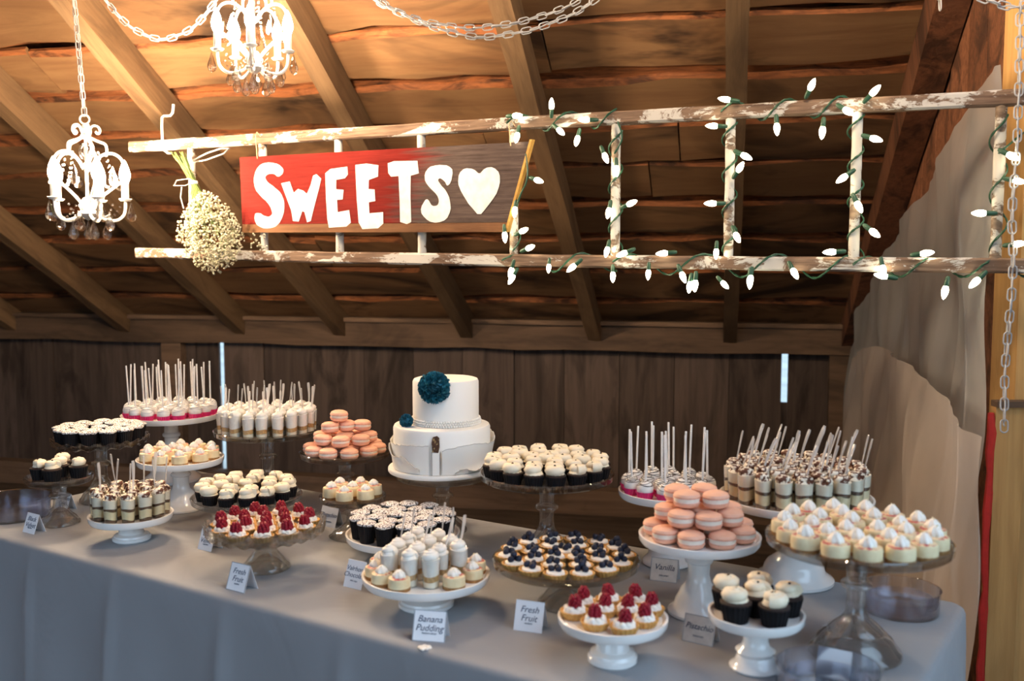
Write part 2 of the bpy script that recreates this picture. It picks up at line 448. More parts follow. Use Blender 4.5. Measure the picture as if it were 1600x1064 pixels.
UP = Vector((0, 0, 1))
roof_up = (-WD) * math.cos(SLOPE) + UP * math.sin(SLOPE)        # up the slope, towards the viewer
roof_n = WR.cross(roof_up).normalized()
if roof_n.z > 0: roof_n = -roof_n                               # faces down into the barn
def roof_pt(s, g, off=0.0):
    """s metres left of the gable corner, g metres up the slope, off metres below the boards"""
    return CORNER + UP * EAVE_Z - WR * s + roof_up * g + roof_n * off
ROOF_LEN, ROOF_W = 5.4, 6.6
deck = MB()
deck.box((-ROOF_W / 2, 0, 0), (ROOF_W / 2, ROOF_LEN, .03))
o_c = roof_pt(ROOF_W / 2 - .15, -.15, -.06)
ceiling = struct('ceiling', frame(o_c, WR, roof_up, -roof_n), deck.mesh('roof_deck', m_bark, smooth=False))
cinv = ceiling.matrix_basis.inverted()
g = 0.0; k = 0
while g < 4.9:
    w = random.uniform(.23, .31); gap = random.uniform(.010, .025) if k % 3 == 1 else random.uniform(.040, .065)
    cuts = [-.1] + sorted(random.uniform(.8, 5.6) for _ in range(2)) + [6.3]
    for a, b_ in zip(cuts, cuts[1:]):
        if b_ - a < .3: continue
        L_ = b_ - a - .006
        me = plank_mesh('plank', L_, w, .024, m_roof, .014, max(6, int(L_ * 6)), m_bark)
        M = frame(roof_pt((a + b_) / 2, g + w / 2, random.uniform(-.004, .004)), WR, -roof_up, roof_n)
        obj('plank', me, ceiling, cinv @ M)
    if gap > .04:     # a narrow bark-edged strip set back between two boards
        me = plank_mesh('strip', 6.4, gap + .05, .02, m_bark, .01, 24)
        obj('strip', me, ceiling, cinv @ frame(roof_pt(3.1, g + w + gap / 2, -.024), WR, -roof_up, roof_n))
    g += w + gap; k += 1
# the other slope of the roof comes down behind the viewer; its long side is open to the day
ridge = roof_pt(3.15, ROOF_LEN - .15, -.06)
back_dir = (-WD) * math.cos(SLOPE) - UP * math.sin(SLOPE)
mb = MB(); mb.box((-3.3, 0, 0), (3.3, 2.6, .03))
obj('rear_slope', mb.mesh('rear_slope', m_bark, smooth=False), ceiling, cinv @ frame(ridge, WR, back_dir, WR.cross(back_dir)))
# the wall behind the viewer, with a wide barn door at left and a narrow one at right
eave = ridge + back_dir * 2.55
wall_front = struct('wall_front', TR((eave.x, eave.y, 0)))
def front_panel(x0, x1, z0, z1):
    n = max(1, int((x1 - x0) / .28))
    for i in range(n):
        mb = MB(); mb.box((x0 + (x1 - x0) * i / n, 0, z0), (x0 + (x1 - x0) * (i + 1) / n, .025, z1))
        obj('board', mb.mesh('board', m_wall, smooth=False), wall_front, frame((0, 0, 0), WR, -WD, UP))
DOORS = [(-1.95, .35, .1, 2.25), (1.75, 2.95, .3, 2.05)]
def door_x(p): return (Vector(p) - eave).dot(WR)
dl = door_x((-2.14, -.89, 0)); DOORS[0] = (dl - 1.15, dl + 1.15, .1, 2.25)
dr = door_x((1.5, -1.6, 0)); DOORS[1] = (dr - .5, dr + .5, .4, 2.0)
xs = -3.25
for x0, x1, z0, z1 in DOORS:
    front_panel(xs, x0, 0, eave.z); front_panel(x0, x1, z1, eave.z); front_panel(x0, x1, 0, z0); xs = x1
    pd = bpy.data.lights.new('daylight_portal', 'AREA'); pd.shape = 'RECTANGLE'; pd.size = x1 - x0; pd.size_y = z1 - z0
    pd.cycles.is_portal = True
    c_ = Vector((eave.x, eave.y, 0)) + WR * ((x0 + x1) / 2) + UP * ((z0 + z1) / 2) - WD * .03
    po = bpy.data.objects.new('daylight_portal', pd); col.objects.link(po)
    po.matrix_basis = frame(c_, WR, UP, -WD)
front_panel(xs, 3.3, 0, eave.z)
wall_p = CORNER
def wall_s(px, py=500):                      # metres left of the corner where this sight line meets the back wall
    return (CORNER - on_plane(px, py, wall_p, WD)).dot(WR)
def rafter(s, w=.07, d=.125, mat=None):
    mb = MB(); n = 14; vs = []; fs = []; Lr = 5.3
    for i in range(n + 1):
        y = -.12 + Lr * i / n; j = lambda: random.uniform(-.004, .004)
        vs += [(-w / 2 + j(), y, 0), (w / 2 + j(), y, 0), (w / 2 + j(), y, d + j()), (-w / 2 + j(), y, d + j())]
    for i in range(n):
        for q in range(4): fs.append((i * 4 + q, i * 4 + (q + 1) % 4, i * 4 + 4 + (q + 1) % 4, i * 4 + 4 + q))
    fs += [(3, 2, 1, 0), (n * 4, n * 4 + 1, n * 4 + 2, n * 4 + 3)]
    mb.add([(y, x, z) for x, y, z in vs], fs)
    return obj('rafter', mb.mesh('rafter', mat or m_rafter, smooth=False), ceiling,
               cinv @ frame(roof_pt(s, 0, .004), roof_up, WR, roof_n))
for px in (-330, -150, 32, 208, 385, 540, 735, 932, 1142):
    rafter(wall_s(px))
rafter(.05, .10, .13, m_gable)

wall_back = struct('wall_back', TR(CORNER))
wbi = wall_back.matrix_basis.inverted()
joints = [-330, -245, -160, -70, 20, 80, 143, 207, 262, 305, 340, 410, 483, 567, 645, 722, 803, 881, 968, 1054, 1140, 1223, 1300, 1352]
for a, b_ in zip(joints, joints[1:]):
    s0, s1 = wall_s(a), wall_s(b_)
    gapl = .036 if a == 340 else (.034 if a == 1223 else .004)
    w = s0 - s1 - gapl
    c = CORNER - WR * ((s0 - gapl + s1) / 2) + WD * random.uniform(-.006, .012)
    if a not in (340, 1223):                 # a batten outside closes the joint
        mb = MB(); mb.box((-.03, 0, 0), (.03, .015, 1.12))
        obj('batten', mb.mesh('batten', m_wall, smooth=False), wall_back, wbi @ frame(CORNER - WR * s0 + WD * .036, WR, WD, UP))
    if a == 1223:                            # the gap is stopped lower down
        mb = MB(); mb.box((-.05, 0, 0), (.05, .015, .655))
        obj('batten', mb.mesh('batten', m_wall, smooth=False), wall_back, wbi @ frame(CORNER - WR * (s0 - .017) + WD * .036, WR, WD, UP))
    mb = MB()
    mb.box((-w / 2, 0, 0), (w / 2, .022, 1.12))
    obj('board', mb.mesh('board', m_wall, smooth=False), wall_back, wbi @ frame(c, WR, WD, UP))
def beam_obj(name, s0, s1, z0, z1, dn0, dn1, parent, mat, wv=.006):
    L_ = s0 - s1; n = 24; vs = []; fs = []
    for i in range(n + 1):
        x = -L_ / 2 + L_ * i / n; j = lambda: random.uniform(-wv, wv)
        vs += [(x, dn0 + j(), z0 + j()), (x, dn1, z0 + j()), (x, dn1, z1 + j() * .3), (x, dn0 + j(), z1 + j() * .3)]
    for i in range(n):
        for q in range(4): fs.append((i * 4 + q, i * 4 + (q + 1) % 4, i * 4 + 4 + (q + 1) % 4, i * 4 + 4 + q))
    fs += [(3, 2, 1, 0), (n * 4, n * 4 + 1, n * 4 + 2, n * 4 + 3)]
    mb = MB(); mb.add(vs, fs)
    c = CORNER - WR * ((s0 + s1) / 2)
    return obj(name, mb.mesh(name, mat, smooth=False), parent, parent.matrix_basis.inverted() @ frame(c, WR, WD, UP))
beam_obj('beam', 6.4, -.02, EAVE_Z - .155, EAVE_Z - .012, -.09, .0, wall_back, m_beam)
beam_obj('top_plate', 6.4, -.02, EAVE_Z - .012, EAVE_Z + .012, -.115, .06, wall_back, m_beam, .003)
beam_obj('sill_beam', 6.4, -.02, .0, .14, -.10, .0, wall_back, m_beam)
for px, w in ((278, .13), (1318, .16), (-120, .13)):
    s = wall_s(px, 600); mb = MB(); mb.box((-w / 2, -.07, .14), (w / 2, -.002, EAVE_Z - .155))
    obj('stud', mb.mesh('stud', m_beam, smooth=False), wall_back, wbi @ frame(CORNER - WR * s, WR, WD, UP))

# gable wall on the right
wall_right = struct('wall_right', TR(CORNER))
wri = wall_right.matrix_basis.inverted()
t = 0.0
while t < 2.72:
    w = min(random.uniform(.20, .27), 2.76 - t)
    zt0 = EAVE_Z + t * math.tan(SLOPE); zt1 = EAVE_Z + (t + w) * math.tan(SLOPE)
    mb = MB(); d = random.uniform(0, .012)
    mb.prism([(0, 0), (w - .005, 0), (w - .005, zt1 + .02), (0, zt0 + .02)], d, d + .022)
    obj('board', mb.mesh('board', m_gable, smooth=False), wall_right, wri @ frame(CORNER - WD * t, -WD, UP, WR))
    t += w
t = 0.0
# the doorway side of the gable: a fresh pine post, then plain boards out of sight
trim_1 = struct('trim_1')
mb = MB(); mb.box((1.258, 2.47, 0), (1.42, 2.60, 2.75))
obj('post', mb.mesh('post', m_newwood, smooth=False), trim_1)
mb = MB(); mb.box((1.395, 2.30, 0), (1.42, 2.47, 2.75)); obj('casing', mb.mesh('casing', m_milk, smooth=False), trim_1)
wall_r2 = struct('wall_doorway')
for k in range(7):
    mb = MB(); mb.box((1.75, 2.9 - k * .3, 0), (1.78, 3.195 - k * .3, 2.9))
    obj('board', mb.mesh('board', m_wall, smooth=False), wall_r2)
door_1 = struct('door_1')
mb = MB(); mb.box((1.198, 2.44, .02), (1.270, 2.468, 1.085)); obj('panel', mb.mesh('panel', m_newwood, smooth=False), door_1)
mb = MB(); mb.box((1.198, 2.432, 1.085), (1.280, 2.468, 1.10)); obj('top_rail', mb.mesh('top_rail', m_beam, smooth=False), door_1)
mb = MB()
pts = [(1.1905 + random.uniform(-.003, .003), 2.446, z * .05 + .02) for z in range(22)]
mb.tube(pts, [.009 + random.uniform(-.002, .003) for _ in pts], 6)
obj('red_edge', mb.mesh('red_edge', m_red), door_1)

wall_left = struct('wall_left')
for k in range(24):
    c = CORNER - WR * 6.3 - WD * (k * .26)
    mb = MB(); mb.box((0, 0, 0), (.255, .022, EAVE_Z + min(k * .26 * math.tan(SLOPE), 2.6)))
    obj('board', mb.mesh('board', m_wall, smooth=False), wall_left, frame(c, -WD, -WR, UP))
floor = struct('floor')
for k in range(34):
    mb = MB(); mb.box((-3.6, 0, -.03), (3.2, .245, 0))
    c = CORNER - WR * 3.1 - WD * (k * .25 - .1)
    obj('plank', mb.mesh('plank', m_floor, smooth=False), floor, frame(c, WR, -WD, UP))

m_gravel = plain('pale_gravel', (.36, .35, .32), .95, (.26, .25, .22), 3)
mb = MB(); mb.box((-30, -30, -.12), (30, 30, -.06)); struct('ground', None, mb.mesh('ground', m_gravel, False))

# ------------------------------------------------------------------ table and cloth
t_rot = frame(table_pt((T_U0 + T_U1) / 2, (T_V0 + T_V1) / 2, 0), TU, TN, UP)
HL, HW = (T_U1 - T_U0) / 2, (T_V1 - T_V0) / 2
tb = root('folding_table', 'long folding table hidden under the grey cloth', 'table', t_rot)
mb = MB(); mb.box((-HL + .02, -HW + .02, TZ - .045), (HL - .02, HW - .02, TZ - .006)); obj('table_top', mb.mesh('table_top', m_metal, smooth=False), tb)
for sx in (-1, 1):
    for sy in (-1, 1):
        mb = MB(); mb.tube([(sx * (HL - .25), sy * (HW - .12), 0), (sx * (HL - .25), sy * (HW - .12), TZ - .045)], .016, 10)
        obj('leg', mb.mesh('leg', m_metal), tb)
def cloth():
    per = []; rc = .035; n_long, n_short, n_c = 150, 50, 8
    def corner(cx, cy, a0):
        for i in range(n_c): a = a0 + PI / 2 * i / n_c; per.append((cx + rc * math.cos(a), cy + rc * math.sin(a), math.cos(a), math.sin(a)))
    for i in range(n_long): per.append((-HL + rc + (2 * HL - 2 * rc) * i / n_long, -HW, 0, -1))
    corner(HL - rc, -HW + rc, -PI / 2)
    for i in range(n_short): per.append((HL, -HW + rc + (2 * HW - 2 * rc) * i / n_short, 1, 0))
    corner(HL - rc, HW - rc, 0)
    for i in range(n_long): per.append((HL - rc - (2 * HL - 2 * rc) * i / n_long, HW, 0, 1))
    corner(-HL + rc, HW - rc, PI / 2)
    for i in range(n_short): per.append((-HL, HW - rc - (2 * HW - 2 * rc) * i / n_short, -1, 0))
    corner(-HL + rc, -HW + rc, PI)
    N = len(per); vs = []; fs = []
    rings = [(-.012, 0), (-.004, -.001), (.002, -.005), (.005, -.012)] + [(.006, -.012 - (TZ - .03) * q / 16) for q in range(1, 17)]
    for off, z in rings:
        for i, (x, y, nx, ny) in enumerate(per):
            a = max(0, (-z - .012)) / .73
            s = x * 1.0 + y * 1.7
            f = (.5 + .5 * math.sin(s * 9.3 + .6 * math.sin(s * 3.1))) * .035 + .02 * math.sin(s * 21 + z * 2)
            cr = sum(math.exp(-((s - q) / .018) ** 2) for q in (-1.735, -1.46, -1.14, -.78, -.45, -.05, .4, .85)) * .014
            d = off + a * (f + .018) + min(1, a * 6) * cr
            vs.append((x + nx * d, y + ny * d, TZ + z))
    for k in range(len(rings) - 1):
        for i in range(N):
            j = (i + 1) % N
            fs.append((k * N + j, k * N + i, (k + 1) * N + i, (k + 1) * N + j))
    fs.append(tuple(range(N)))
    mb = MB(); mb.add(vs, fs)
    o = obj('tablecloth', mb.mesh('tablecloth', m_cloth, sharp=60), None, t_rot)
    tag(o, 'plain grey linen tablecloth falling to the floor over the dessert table', 'tablecloth')
cloth()

# ------------------------------------------------------------------ cake stands
def lathe_mesh(name, prof, mat, n=48, mod=None, sharp=40):
    return MB().lathe(prof, n, 0, None, mod).mesh(name, mat, True, sharp)
def white_plate(Rr, h, lip=.014):
    lip = lip * .6
    return [(0, h - .006), (Rr * .9, h - .008), (Rr - .004, h - .012), (Rr, h - .006), (Rr + .001, h + lip * .55), (Rr - .003, h + lip * .6), (Rr - .006, h + lip * .35), (Rr - .009, h), (0, h)]
def white_stem(h, rb, low):
    top = h - .0065
    if low: return [(0, top), (.030, top), (.022, top - .006), (.019, top - .012), (.020, h * .62), (.028, h * .45), (rb * .68, h * .30), (rb * .9, h * .24), (rb * .93, h * .17), (rb, h * .14), (rb, .003), (rb - .003, 0), (0, 0)]
    return [(0, top), (.032, top), (.024, top - .006), (.020, top - .014), (.0215, h * .74), (.026, h * .72), (.0275, h * .70), (.026, h * .675), (.0215, h * .66), (.021, h * .52), (.024, h * .42), (.034, h * .34), (rb * .66, h * .255), (rb * .74, h * .20), (rb * .78, h * .13), (rb * .94, h * .075), (rb, h * .05), (rb, .003), (rb - .003, 0), (0, 0)]
def glass_plate(Rr, h, up=.010):
    up = up * .6
    return [(0, h - .006), (Rr * .8, h - .007), (Rr - .006, h - .010), (Rr, h - .006), (Rr + .002, h + up), (Rr - .001, h + up + .002), (Rr - .004, h + up - .001), (Rr - .008, h), (0, h)]
def glass_stem(h, rb, low):
    top = h - .0065
    if low: return [(0, top), (.030, top), (.024, top - .01), (.020, h * .68), (.026, h * .63), (.027, h * .59), (.021, h * .54), (.026, h * .45), (rb * .7, h * .30), (rb * .78, h * .22), (rb * .93, h * .14), (rb, h * .06), (rb, .003), (rb - .004, 0), (rb * .85, .004), (rb * .6, h * .16), (.012, h * .34), (0, h * .36)]
    return [(0, top), (.032, top), (.022, top - .006), (.0175, top - .016), (.0170, h * .665), (.0225, h * .655), (.0265, h * .635), (.0270, h * .610), (.0225, h * .590), (.0170, h * .580), (.0165, h * .46), (.0185, h * .38), (.025, h * .33), (rb * .46, h * .285), (rb * .58, h * .24), (rb * .60, h * .215), (rb * .66, h * .205), (rb * .78, h * .165), (rb * .86, h * .115), (rb * .90, h * .085), (rb * .97, h * .065), (rb, h * .03), (rb, .003), (rb - .005, 0), (rb * .88, .004), (rb * .76, h * .10), (rb * .50, h * .20), (.016, h * .30), (.006, h * .36), (0, h * .38)]
STANDS = {}
def stand(key, kind, bx, by, py, Rr, rb, label, low=False, plate_mat=None, stem_mat=None, scallop=0, lipmul=1.0):
    b = on_z(bx, by, TZ)
    lo, hi = TZ, TZ + .5
    for _ in range(40):                       # the plate's height that puts its rim on the sight line
        m = (lo + hi) / 2; z = m - HC
        v = 532 - FPX * (b.y * math.sin(PITCH) + z * math.cos(PITCH)) / (b.y * math.cos(PITCH) - z * math.sin(PITCH))
        if v > py: lo = m
        else: hi = m
    h = m - TZ
    white = kind == 'white'
    st = root('cake_stand', label, 'cake stand', TR((b.x, b.y, TZ)))
    pm = plate_mat or (m_milk if white else m_glass); sm = stem_mat or pm
    mod = None
    if scallop:
        def mod(a, r, z, k):
            w = max(0, (r - Rr * .8) / (Rr * .2))
            return r * (1 + .022 * w * math.cos(a * scallop)), z + .004 * w * math.cos(a * scallop) - (0 if k < 4 else 0)
    pl = white_plate(Rr, h, .014 * lipmul) if white else glass_plate(Rr, h, .010 * lipmul)
    obj('plate', lathe_mesh('plate', pl, pm, 72 if not scallop else 144, mod), st)
    sp = (white_stem if white else glass_stem)(h, rb, low)
    obj('pedestal', lathe_mesh('pedestal', sp, sm, 48), st)
    STANDS[key] = (Vector((b.x, b.y, TZ + h)), Rr, st)
    return st
stand(1, 'glass', 95, 818, 747, .083, .050, 'small clear glass cake stand holding five black cupcakes near table end')
stand(2, 'glass', 160, 783, 687, .128, .062, 'clear scalloped glass stand of speckled black cups at far left', scallop=20)
stand(3, 'white', 206, 843, 805, .099, .046, 'low white stand of tiramisu shots at the left end', low=True)
stand(4, 'white', 270, 750, 648, .147, .085, 'tall white stand carrying many pale cake pops at back left')
stand(5, 'white', 284, 795, 717, .116, .062, 'white stand of cheesecakes below the left cake pops')
stand(6, 'glass', 420, 776, 673, .150, .065, 'tall clear glass stand crowded with pudding shots at back left')
stand(7, 'glass', 387, 828, 777, .137, .070, 'low clear glass stand of cream topped cupcakes behind raspberry tarts', low=True)
stand(8, 'glass', 416, 888, 826, .130, .055, 'scalloped glass stand of raspberry tarts in the left foreground', low=True, scallop=24, lipmul=2.8)
stand(9, 'glass', 540, 795, 708, .122, .060, 'clear glass stand heaped with pink macarons left of the cake')
stand(10, 'glass', 552, 838, 777, .081, .061, 'small clear glass stand of seven cheesecakes under the macarons')
stand(11, 'white', 630, 868, 834, .132, .060, 'low white plate of speckled black cups in front of cake', low=True)
stand(12, 'glass', 692, 830, 739, .122, .062, 'tall clear glass stand under the two tier white cake')
stand(13, 'white', 666, 946, 898, .127, .056, 'low white stand of pudding shots ringed by cheesecakes', low=True)
stand(14, 'glass', 854, 872, 742, .153, .066, 'tall clear glass stand of cream topped cupcakes right of cake')
stand(15, 'glass', 884, 944, 876, .146, .058, 'low honey coloured glass stand of blueberry tarts', low=True, plate_mat=m_amber, stem_mat=m_glass)
stand(16, 'white', 957, 1033, 966, .094, .043, 'small low white stand of raspberry tarts at the front', low=True)
stand(17, 'white', 1042, 880, 768, .111, .056, 'white stand of striped cake pops in magenta liners')
stand(18, 'white', 1091, 958, 838, .117, .060, 'white stand piled with pink macarons on the right')
stand(19, 'white', 1240, 908, 777, .160, .084, 'large white stand crowded with tiramisu shots at back right')
stand(20, 'glass', 1335, 1022, 845, .155, .080, 'tall clear glass stand of cheesecakes at the right end')
stand(21, 'white', 1180, 1043, 960, .080, .044, 'small white stand of seven black cupcakes at front right')

# ------------------------------------------------------------------ desserts: meshes shared by every copy
def spiral(r0, h, turns, tr0, tr1, n=40, k=7, z0=0):
    pts = []; rad = []
    for i in range(n + 1):
        f = i / n; a = 2 * PI * turns * f
        rr = r0 * (1 - f) ** .85
        pts.append((rr * math.cos(a), rr * math.sin(a), z0 + h * f)); rad.append(tr0 * (1 - f) + tr1 * f)
    return pts, rad, k
def swirl_mesh(name, r, h, mat, turns=2.2, z0=0, fat=.5):
    mb = MB()
    tr = r * fat
    p, rd, k = spiral(r - tr * .9, h - tr * .9, turns, tr, tr * .45, 34, 7, z0 + tr * .75)
    mb.tube(p, rd, k)
    mb.lathe([(0, z0), (r * .85, z0), (r * .7, z0 + h * .4), (0, z0 + h * .75)], 12)
    return mb.mesh(name, mat, True, 80)
def dollop_mesh(name, r, h, mat, ribs=7, z0=0):
    def mod(a, rr, z, k): return rr * (1 + .14 * math.cos(ribs * a + k * .5)), z
    pr = [(0, z0), (r * .95, z0), (r, z0 + h * .18), (r * .90, z0 + h * .40), (r * .68, z0 + h * .62), (r * .44, z0 + h * .84), (r * .22, z0 + h * .96), (0, z0 + h)]
    return MB().lathe(pr, 28, 0, None, mod).mesh(name, mat, True, 70)
def pleat(n=20, amp=.04):
    return lambda a, r, z, k: (r * (1 + amp * math.cos(a * n)), z)

def kit_cupcake(r=.023, h=.027, fr=.0225, fh=.017, pearl=True, frost=None, fat=.5):
    kits = []
    lin = MB().lathe([(0, 0), (r * .76, 0), (r, h), (r * .94, h), (0, h - .002)], 60, 0, None, pleat(20)).mesh('liner', m_liner, True, 30)
    cake = MB().lathe([(r * .95, h - .002), (r * 1.02, h + .003), (r * .8, h + .006), (0, h + .007)], 24).mesh('crumb', m_choc)
    for q in range(3):
        fro = swirl_mesh('frosting', fr * random.uniform(.95, 1.05), fh * random.uniform(.9, 1.1), frost or m_cream, random.uniform(1.5, 2.2), h + .004, fat)
        parts = [('liner', lin, None), ('crumb', cake, None), ('frosting', fro, None)]
        if pearl:
            pe = MB().ball(.0030, (fr * .10, -fr * .10, h + .004 + fh + .0014), 8, 6).mesh('pearl', m_pearl)
            parts.append(('pearl', pe, None))
        kits.append(parts)
    return kits
def kit_cup(r=.022, h=.044):
    kits = []
    body = MB().lathe([(0, 0), (r * .74, 0), (r, h), (r * .95, h), (0, h - .002)], 60, 0, None, pleat(22, .03)).mesh('cup', m_liner, True, 30)
    for q in range(3):
        top = MB().lathe([(r * .94, h - .002), (r * 1.05, h + .001), (r * 1.05, h + .004), (r * .7, h + .007), (0, h + .008)], 22, 0, None,
                         lambda a, rr, z, k: (rr * (1 + .05 * math.sin(3 * a + q)), z)).mesh('speckled_top', m_sprinkle)
        kits.append([('cup', body, None), ('speckled_top', top, None)])
    return kits
def kit_pop(r=.019, stick=.125, liner_r=.019, stripes=True, lh=.014):
    kits = []
    lin = MB().lathe([(0, 0), (liner_r * .82, 0), (liner_r * 1.06, lh), (liner_r * .98, lh), (liner_r * .8, .002), (0, .002)], 60, 0, None, pleat(20, .045)).mesh('liner', m_pink, True, 30)
    ball = MB().ball(r, (0, 0, r + .003), 18, 12).mesh('cake_ball', m_candy)
    for q in range(4):
        tilt = RX(random.uniform(-.05, .05)) @ RY(random.uniform(-.05, .05))
        stk = MB().tube([(0, 0, r * 1.8), (0, 0, r * 2 + stick)], .0024, 8, T=TR((0, 0, 0)) @ tilt).mesh('stick', m_stick)
        parts = [('liner', lin, None), ('cake_ball', ball, None), ('stick', stk, None)]
        dz = MB()
        for w in range(5):
            el = R(22 + w * 13); ph = random.uniform(0, 6)
            pts = []
            for i in range(29):
                a = 2 * PI * i / 28; e = el + .10 * math.sin(2 * a + ph)
                pts.append((r * 1.01 * math.cos(e) * math.cos(a), r * 1.01 * math.cos(e) * math.sin(a), r + .003 + r * 1.01 * math.sin(e)))
            dz.tube(pts[:-1], .0007 if stripes else .0005, 4, closed=True, T=TR((0, 0, r + .003)) @ RY(random.uniform(-.2, .2)) @ TR((0, 0, -r - .003)))
        parts.append(('drizzle', dz.mesh('drizzle', m_dark if stripes else m_edge), None))
        kits.append(parts)
    return kits
def kit_shot(r=.0185, h=.062, kind='tiramisu', top_h=.013):
    kits = []
    rt = r; rb = r * .84
    rad = lambda z: rb + (rt - rb) * z / h
    cup = MB().lathe([(0, 0), (rb, 0), (rt, h), (rt + .0008, h + .0008), (rt - .0006, h), (rb - .0006, .0012), (0, .0012)], 24).mesh('cup', m_clear)
    def layer(name, z0, z1, mat, wob=0, ph=0.0):
        def mod(a, rr, z, k): return rr, z + (wob * math.sin(2 * a + ph + (1 if k > 1 else 0)) if wob else 0)
        e = .0011
        return MB().lathe([(0, z0), (rad(z0) - e, z0), (rad(z1) - e, z1), (0, z1)], 20, 0, None, mod).mesh(name, mat)
    for q in range(3):
        ph = random.uniform(0, 6)
        if kind == 'tiramisu':
            w = .0022
            ps = [('sponge_layer', layer('sponge_layer', .0015, h * .17, m_spongec), None),
                  ('cream_layer', layer('cream_layer', h * .17, h * .52, m_custard, w, ph), None),
                  ('soaked_layer', layer('soaked_layer', h * .52, h * .62, m_spongec, w, ph), None),
                  ('upper_cream', layer('upper_cream', h * .62, h * .985, m_mousse, w * .5, ph), None),
                  ('cocoa_topping', swirl_mesh('cocoa_topping', r * .97, top_h, m_cocoa, 1.6, h * .96, .5), None)]
        else:
            w = .0015
            ps = [('pudding_layer', layer('pudding_layer', .0015, h * .24, m_mousse), None),
                  ('crumb_layer', layer('crumb_layer', h * .24, h * .44, m_crumb, w, ph), None),
                  ('upper_pudding', layer('upper_pudding', h * .44, h * .985, m_white, w, ph), None),
                  ('whipped_topping', swirl_mesh('whipped_topping', r * .98, top_h * 1.5, m_white, 2.4, h * .95, .48), None)]
        kits.append([('cup', cup, None)] + ps)
    return kits
def kit_cheesecake(r=.0235, h=.027, dr=.0125, dh=.016):
    kits = []
    cr = MB().lathe([(0, 0), (r * .99, 0), (r * 1.01, .0065), (0, .0065)], 28).mesh('crust', m_crust)
    for q in range(3):
        ph = random.uniform(0, 6)
        wob = lambda a, rr, z, k: (rr * (1 + .012 * math.sin(3 * a + ph)), z)
        body = MB().lathe([(r * .99, .0062), (r * 1.0, h * .55), (r * .985, h - .003), (r * .93, h), (r * .7, h + .0006)], 28, 0, None, wob).mesh('filling', m_cheese, True, 50)
        top = MB().lathe([(r * .90, h + .0001), (r * .7, h + .0014), (0, h + .002)], 24, 0, None, lambda a, rr, z, k: (rr * (1 + .05 * math.sin(2 * a + ph)), z)).mesh('fruit_swirl', m_swirl)
        do = dollop_mesh('cream_rosette', dr * random.uniform(.95, 1.08), dh, m_white, 7, h + .0015)
        fl = MB()
        for _ in range(4):
            a = random.uniform(0, 6.3); rr = random.uniform(0, dr * .5)
            fl.box((-.004, -.0007, -.0011), (.004, .0007, .0011), T=TR((rr * math.cos(a), rr * math.sin(a), h + dh * (1 - rr / dr * .8) + .001)) @ RZ(a) @ RY(random.uniform(-.8, .8)))
        kits.append([('crust', cr, None), ('filling', body, None), ('fruit_swirl', top, None), ('cream_rosette', do, None), ('flakes', fl.mesh('flakes', m_flake, False), None)])
    return kits
def shell_mesh(r, h):
    flute = lambda a, rr, z, k: (rr * (1 + (.045 if k in (1, 2, 3, 4) else 0) * math.cos(a * 18)), z)
    return MB().lathe([(0, 0), (r * .74, 0), (r * .9, h * .6), (r, h), (r * .92, h + .0008), (r * .8, h * .7), (0, h * .68)], 72, 0, None, flute).mesh('pastry_shell', m_tart, True, 35)
def berry_mesh(r, h):
    mb = MB()
    for q in range(5):
        f = q / 4.6; rr = r * .78 * math.sqrt(max(0, 1 - f ** 2.2)); n = max(1, int(round(2 * PI * rr / (r * .62)))) if rr > r * .2 else 1
        for i in range(n):
            a = 2 * PI * i / n + q * .5
            mb.ball(r * .36, (rr * math.cos(a), rr * math.sin(a), r * .32 + f * h * .82), 6, 4)
    mb.lathe([(0, 0), (r * .7, 0), (r * .75, h * .3), (r * .5, h * .7), (0, h * .9)], 10)
    return mb.mesh('raspberry', m_rasp, True, 80)
def kit_rasp_tart(r=.026, h=.014, br=.0112, bh=.022):
    kits = []; sh = shell_mesh(r, h); be = berry_mesh(br, bh)
    for q in range(3):
        cr = MB(); cr.lathe([(0, h * .6), (r * .8, h * .7), (r * .72, h + .004), (0, h + .007)], 20)
        for i in range(8):
            a = 2 * PI * i / 8 + random.uniform(-.2, .2)
            cr.ball(r * .25, (r * .52 * math.cos(a), r * .52 * math.sin(a), h + .003), 8, 5)
        kits.append([('pastry_shell', sh, None), ('cream', cr.mesh('cream', m_white, True, 80), None),
                     ('raspberry', be, TR((random.uniform(-.002, .002), random.uniform(-.002, .002), h + .004)) @ RX(random.uniform(-.15, .15)) @ RY(random.uniform(-.15, .15)))])
    return kits
def kit_blue_tart(r=.026, h=.013):
    kits = []; sh = shell_mesh(r, h)
    bb = MB().ball(.0066, (0, 0, 0), 12, 8)
    bb.tube([(.0024 * math.cos(2 * PI * i / 6), .0024 * math.sin(2 * PI * i / 6), .0063) for i in range(6)], .0009, 4, closed=True)
    bm = bb.mesh('blueberry', m_blue)
    for q in range(4):
        cr = MB().lathe([(0, h * .6), (r * .8, h * .7), (r * .74, h + .002), (r * .4, h + .0045), (0, h + .005)], 24, 0, None, lambda a, rr, z, k: (rr * (1 + .05 * math.cos(6 * a)), z)).mesh('cream', m_white)
        ps = [('pastry_shell', sh, None), ('cream', cr, None)]
        spots = [(0, .007, 0), (-.0085, -.003, 0), (.0065, -.0055, 0), (-.0005, .0005, .008)][:3 if q % 2 else 4]
        a0 = random.uniform(0, 6.3)
        for x, y, z in spots:
            M = RZ(a0) @ TR((x + random.uniform(-.001, .001), y, h + .0085 + z)) @ RX(random.uniform(-1, 1)) @ RY(random.uniform(-1, 1))
            ps.append(('blueberry', bm, M))
        kits.append(ps)
    return kits
